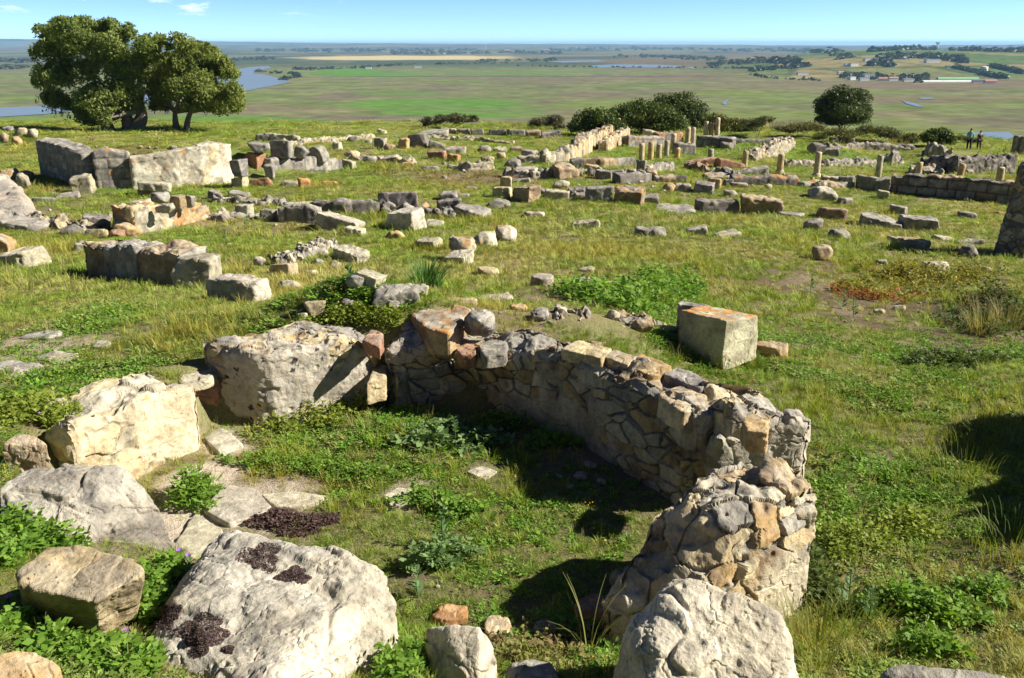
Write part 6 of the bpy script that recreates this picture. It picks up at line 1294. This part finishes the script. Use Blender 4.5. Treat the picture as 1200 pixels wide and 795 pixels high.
# ------------------------------------------------------------------ off to the right: an unseen wall, added to throw shade into the frame
wall('masonry_wall', 'unseen rubble wall added beyond the right edge to throw shade on the grass', [(5.6, 5.2), (6.1, 7.0), (6.9, 9.4)], .6, [.6, 1.0, 1.1, 1.0, .7], float(H(6.0, 7.0)), side=-1, stones=(.34, .3, .22), tones=('grey', 'brown', 'pale'), res=.04, ragged=.25)
# ------------------------------------------------------------------ people on the path
def skin_mesh(name, pts, edges, radii, mat, parent, sub=1):
    me = bpy.data.meshes.new(name); me.from_pydata(pts, edges, []); o = link(name, me, mat, parent)
    sk_ = o.modifiers.new('skin', 'SKIN'); sk_.use_smooth_shade = True
    for v, r in zip(me.skin_vertices[0].data, radii): v.radius = (r, r)
    me.skin_vertices[0].data[0].use_root = True
    sb = o.modifiers.new('smooth', 'SUBSURF'); sb.levels = sb.render_levels = sub
    return o
def person(label, px, py, hgt, rz, top, bottom, hair, skin=(.36, .22, .15), bag=None):
    g = G(px, py); e = empty('person', (g[0], g[1], float(H(g[0], g[1]))), rz); s = hgt / 1.7
    mt = lambda n, c: plain_material(n, c, .8, .12, 8)
    Pn = [(0, 0, .95), (0, 0, 1.15), (0, .01, 1.38), (0, .01, 1.48), (0, -.01, 1.56), (0, -.02, 1.66),
          (.09, 0, .88), (.11, -.02, .5), (.11, .02, .08), (.11, -.12, .04), (-.09, 0, .88), (-.11, .05, .5), (-.11, .12, .09), (-.11, -.02, .04),
          (.18, .01, 1.38), (.24, .02, 1.12), (.22, -.06, .88), (.22, -.08, .79), (-.18, .01, 1.38), (-.24, .02, 1.12), (-.22, -.06, .88), (-.22, -.08, .79)]
    Rd = [.13, .12, .13, .055, .085, .09, .085, .065, .045, .04, .085, .065, .045, .04, .055, .045, .035, .035, .055, .045, .035, .035]
    Ed = [(0, 1), (1, 2), (2, 3), (3, 4), (4, 5), (0, 6), (6, 7), (7, 8), (8, 9), (0, 10), (10, 11), (11, 12), (12, 13), (2, 14), (14, 15), (15, 16), (16, 17), (2, 18), (18, 19), (19, 20), (20, 21)]
    S_ = lambda L_: [tuple(c * s for c in p) for p in L_]
    skin_mesh('body', S_(Pn), Ed, [r * s for r in Rd], mt('skin', skin), e)
    ti = [1, 0, 2, 14, 15, 18, 19]; rm = {k: i for i, k in enumerate(ti)}
    skin_mesh('shirt', S_([Pn[k] for k in ti]), [(rm[a], rm[b]) for a, b in Ed if a in rm and b in rm], [(Rd[k] + .022) * s for k in ti], mt('shirt_cloth', top), e)
    ti = [0, 6, 7, 8, 10, 11, 12]; rm = {k: i for i, k in enumerate(ti)}
    skin_mesh('trousers', S_([Pn[k] for k in ti]), [(rm[a], rm[b]) for a, b in Ed if a in rm and b in rm], [(Rd[k] + .02) * s for k in ti], mt('trouser_cloth', bottom), e)
    skin_mesh('hair', S_([(0, .03, 1.58), (0, .025, 1.66), (0, .0, 1.71)]), [(0, 1), (1, 2)], [.085 * s, .10 * s, .075 * s], mt('hair', hair), e)
    tag(e, label, 'person'); return e
person('person in a turquoise top and dark trousers walking away on the path at right', 1134.5, 176, 1.68, math.radians(170), (.10, .42, .46), (.02, .022, .035), (.02, .015, .012))
person('person in dark clothes half hidden beside the rough grey pillar', 1146, 176, 1.52, math.radians(190), (.05, .045, .06), (.03, .03, .04), (.03, .02, .015))
# ------------------------------------------------------------------ far country: trees, houses, the water tower
def far_ground(px, py):
    d = ray(px, py); t = np.geomspace(300, 26000, 3000); k = np.argmax(d[2] * t - far_z(d[0] * t, d[1] * t) < 0)
    return (d[0] * t[k], d[1] * t[k], d[2] * t[k])
def lumps_mesh(name, spots, mat_cols, seed, leaves=26):
    rng = np.random.default_rng(seed); V = []; Q = []; K = []; o = 0
    for x, y, z, w_, h_ in spots:
        n = leaves; d = sph_dirs(n, rng); d[:, 2] = np.abs(d[:, 2]); c = np.array([x, y, z]) + d * np.array([w_ * .5, w_ * .5, h_]) * (.6 + .4 * rng.random((n, 1)))
        u = d + rng.normal(size=(n, 3)) * .4; s = np.cross(u, [0, 0, 1.]) + 1e-3; s /= np.linalg.norm(s, axis=1, keepdims=True); t = np.cross(s, u); t /= np.linalg.norm(t, axis=1, keepdims=True)
        a = (w_ * .28) * (.7 + .6 * rng.random((n, 1))); b = h_ * .26 * (.7 + .6 * rng.random((n, 1)))
        q = np.stack([c - s * a, c - t * b, c + s * a, c + t * b], 1).reshape(-1, 3); V.append(q); Q.append(np.arange(n * 4).reshape(n, 4) + o); o += n * 4
        K.append(np.tile(lerp(np.array(mat_cols[0]), np.array(mat_cols[1]), rng.random()) * (.8 + .4 * rng.random()), (n * 4, 1)))
    return mesh_np(name, np.concatenate(V), np.concatenate(Q), col=np.concatenate(K), smooth=False)
FC = ((.030, .045, .022), (.065, .085, .035))
rf = random.Random(3)
def line_of(pts, n, w0, h0, jit=1.0):
    out = []
    for _ in range(n):
        k = rf.random() * (len(pts) - 1); i = int(k); f = k - i
        px = pts[i][0] * (1 - f) + pts[i + 1][0] * f + rf.uniform(-1, 1); py = pts[i][1] * (1 - f) + pts[i + 1][1] * f + rf.gauss(0, .35) * jit
        g = far_ground(px, py); s = rf.uniform(.6, 1.3); out.append((*g, w0 * s, h0 * s))
    return out
woods = []
for pts, n, w0, h0, j in [([(195, 77), (240, 76), (285, 70.5), (322, 69)], 90, 26, 14, 1.6), ([(0, 81), (32, 80)], 40, 24, 12, 1.4), ([(300, 84), (345, 87), (352, 90), (330, 94)], 70, 14, 6, 1.6), ([(345, 82), (420, 80), (480, 76), (600, 74)], 90, 16, 7, 1.0), ([(460, 63.5), (600, 62.5), (660, 63)], 110, 40, 20, 1.2), ([(560, 72), (640, 71), (650, 70)], 80, 22, 9, 2.0),
        ([(600, 77.6), (700, 79), (830, 80), (880, 80.5)], 70, 12, 5, .6), ([(830, 77), (900, 73), (940, 74)], 110, 26, 15, 3), ([(870, 84), (905, 82), (930, 80), (950, 78)], 40, 18, 12, 2), ([(880, 88), (900, 92), (960, 95)], 30, 10, 6, 1),
        ([(1020, 61), (1060, 58.5), (1110, 59), (1200, 61.5)], 150, 26, 17, .5), ([(1030, 70), (1070, 67), (1120, 70), (1130, 73)], 170, 24, 14, 2.6), ([(1020, 77), (1035, 76), (1045, 78)], 60, 22, 13, 2), ([(1120, 80), (1160, 90), (1180, 93)], 60, 20, 10, .8), ([(1160, 78), (1200, 87)], 60, 20, 10, .8), ([(985, 91), (1020, 92), (1080, 95), (1085, 92)], 90, 18, 12, 2), ([(960, 64), (1000, 67), (980, 70)], 30, 20, 10, 1.5),
        ([(640, 58), (760, 58), (900, 60), (980, 61)], 160, 60, 22, 2.5), ([(300, 60), (420, 60), (560, 59)], 120, 60, 22, 2.0), ([(720, 66), (800, 68), (850, 70)], 80, 34, 13, 2.5), ([(0, 72), (40, 73)], 30, 40, 16, 2)]:
    woods += line_of(pts, n, w0, h0, j)
o = link('distant_woods', lumps_mesh('distant_woods', woods, FC, 71, 14), M['leaf_dense']); tag(o, 'dark woods and hedges scattered over the far plain and hill', 'woods', kind='stuff')
def house(px, py, w, d, h, rz, label, roof='roof', group='houses at the foot of the far hill'):
    g = far_ground(px, py); e = empty('house', g, rz); tag(e, label, 'house', group)
    def bx(name, mat, x0, x1, y0, y1, z0, z1, parent):
        bm = bmesh.new(); bmesh.ops.create_cube(bm, size=1)
        for v in bm.verts: v.co = Vector(((x0 + x1) / 2 + v.co.x * (x1 - x0), (y0 + y1) / 2 + v.co.y * (y1 - y0), (z0 + z1) / 2 + v.co.z * (z1 - z0)))
        me = bpy.data.meshes.new(name); bm.to_mesh(me); bm.free(); return link(name, me, mat, parent)
    wl = bx('wall', M['white_wash'], -w / 2, w / 2, -d / 2, d / 2, -1, h, e)
    for k in range(max(2, int(w / 5))):
        x = -w / 2 + (k + .5) * w / max(2, int(w / 5)); bx('window', M['concrete'], x - .6, x + .6, -d / 2 - .03, -d / 2 + .2, h * .45, h * .75, wl)
    if roof == 'flat': bx('roof', M['concrete'], -w / 2 - .3, w / 2 + .3, -d / 2 - .3, d / 2 + .3, h + .005, h + .45, e)
    else:
        v = [(-w / 2 - .5, -d / 2 - .5, h), (w / 2 + .5, -d / 2 - .5, h), (w / 2 + .5, d / 2 + .5, h), (-w / 2 - .5, d / 2 + .5, h), (-w / 2, 0, h + d * .28), (w / 2, 0, h + d * .28)]
        me = bpy.data.meshes.new('roof'); me.from_pydata(v, [], [(0, 1, 5, 4), (2, 3, 4, 5), (0, 4, 3), (1, 2, 5), (0, 3, 2, 1)]); link('roof', me, M['roof'], e)
    return e
for a in [(994, 91, 16, 12, 8, .2, 'white house at the left of the far village, one of two', 'flat'), (998, 94, 14, 10, 7, .3, 'low white house in front of the left village houses', 'flat'), (1017, 93, 22, 14, 11, .1, 'tall white block in the middle of the far village', 'flat'), (1012, 95, 20, 10, 7, .1, 'white building with a low front left of the tall village block', 'flat'), (1024, 92, 12, 10, 8, .2, 'narrow white house right of the tall village block', 'flat'),
          (1036, 95, 26, 10, 5, 0, 'long pink-roofed building among the village trees', 'roof'), (1046, 95, 20, 10, 6, .1, 'red-roofed house right of the long village building', 'roof'), (1064, 96, 22, 10, 6, .1, 'white house at the right end of the far village', 'flat'), (1000, 78, 22, 12, 8, .2, 'white farmhouse on the slope above the far village', 'flat'), (992, 78, 12, 10, 7, .2, 'small white house left of the slope farmhouse', 'flat'),
          (1016, 72, 18, 12, 9, .1, 'white house high on the left of the far hill', 'flat'), (1026, 71, 14, 12, 8, .1, 'second white house high on the left of the far hill', 'flat'), (1092, 74, 40, 14, 10, .1, 'long white villa in the middle of the far hill', 'flat'), (1086, 73, 14, 12, 9, .1, 'small white house left of the long villa', 'flat'), (1110, 80, 10, 9, 6, 0, 'small pale house below the long villa', 'flat'), (940, 88, 26, 12, 6, .1, 'low pale farm building at the left of the far village', 'flat'), (985, 88, 16, 10, 6, .2, 'red-roofed house left of the village', 'roof'), (1148, 97, 30, 10, 5, 0, 'low pale shed right of the village greenhouses', 'flat'), (1160, 98, 24, 10, 5, 0, 'reddish shed at the right of the plain edge', 'roof'),
          (521, 64, 24, 16, 14, .1, 'white farmhouse before the dark trees on the far plain', 'flat'), (490, 80, 24, 12, 7, .1, 'white shed on the far side of the plain', 'flat'), (432, 81, 20, 12, 6, .1, 'grey shed on the far side of the plain', 'flat'), (567, 58, 50, 40, 50, 0, 'tall white building on the distant ridge', 'flat'), (595, 61.5, 60, 30, 16, 0, 'pale distant farm with a red roof', 'roof'), (640, 61, 60, 30, 16, 0, 'second pale distant farm with a red roof', 'roof')]:
    house(*a)
def long_shed(px, py, w, d, h, col, label, name):
    g = far_ground(px, py); v = []; n = 9
    for x in (-w / 2, w / 2):
        for k in range(n): a = math.pi * k / (n - 1); v.append((x, -math.cos(a) * d / 2, math.sin(a) * h))
    f = [(k, k + 1, n + k + 1, n + k) for k in range(n - 1)] + [tuple(range(n))[::-1], tuple(range(n, 2 * n))]
    me = bpy.data.meshes.new(name); me.from_pydata(v, [], f); o = link(name, me, plain_material(name + '_cover', col, .5, .1, .1), loc=g); tag(o, label, 'greenhouse'); return o
long_shed(1122, 93.5, 90, 12, 5, (.25, .50, .25), 'long green greenhouse tunnel beside the far village', 'greenhouse'); long_shed(1110, 96.5, 110, 14, 4, (.72, .73, .72), 'long pale greenhouse tunnel in front of the green one', 'greenhouse')
g = far_ground(1153, 83); v, q, t = lathe([(9, -1), (9, 9), (8.4, 9.6), (0.1, 11)], 24, 0); o = link('storage_tank', mesh_np('storage_tank', v, q, t), M['white_wash'], loc=g); tag(o, 'round white storage tank on the slope of the far hill', 'storage tank')
g = far_ground(1098, 58.5); e = empty('water_tower', g); tag(e, 'water tower with a flared head on top of the far hill', 'water tower')
k = depth(g) / FPX; hh = 8.5 * k
v, q, t = lathe([(1.3 * k, -3), (1.0 * k, hh * .2), (.9 * k, hh * .62)], 16, 0); link('shaft', mesh_np('shaft', v, q, t), M['concrete'], e)
v, q, t = lathe([(.95 * k, hh * .60), (1.6 * k, hh * .78), (2.6 * k, hh * .92), (2.6 * k, hh), (.3, hh * 1.01)], 20, 0); link('tank', mesh_np('tank', v, q, t), M['concrete'], e)
# ------------------------------------------------------------------ dried moss pads on the white boulder, as parts of it
from mathutils.bvhtree import BVHTree
def pads(boulder, ells, seed):
    me = boulder.data; bv = BVHTree.FromPolygons([v.co for v in me.vertices], [tuple(p.vertices) for p in me.polygons]); rng = np.random.default_rng(seed)
    for cx, cy, rx, ry in ells:
        C = []; U = []
        for _ in range(2200):
            a = rng.uniform(0, 6.283); r = math.sqrt(rng.random()) * (1 + .25 * math.sin(3 * a + cx) + .12 * math.sin(7 * a)); d = Vector(ray(cx + rx * r * math.cos(a), cy + ry * r * math.sin(a)))
            h_ = bv.ray_cast(-Vector(boulder.location), d)
            if h_[0] is None: continue
            C.append(np.array(h_[0]) + np.array(h_[1]) * (.004 + .012 * rng.random() * (1.2 - r))); U.append(np.array(h_[1]))
        C = np.array(C); U = np.array(U); n = len(C); d = sph_dirs(n, rng) + U * .4; d /= np.linalg.norm(d, axis=1, keepdims=True)
        v, q = quads_leaf(C, d, U + sph_dirs(n, rng) * .6, .012 * (.5 + rng.random(n)), .006 * (.5 + rng.random(n)))
        link('moss_pad', mesh_np('moss_pad', v, q, col=np.repeat(lerp(np.array([.05, .032, .035]), np.array([.16, .11, .10]), rng.random((n, 1))), 4, 0), smooth=False), M['leaf_dense'], boulder)
for o in list(bpy.data.objects):
    if o.get('label', '').startswith('large white boulder with dark'):
        pads(o, [(306, 653, 24, 16), (345, 675, 18, 9), (238, 738, 30, 16), (235, 752, 20, 16), (192, 722, 20, 14), (268, 762, 6, 4)], 5)
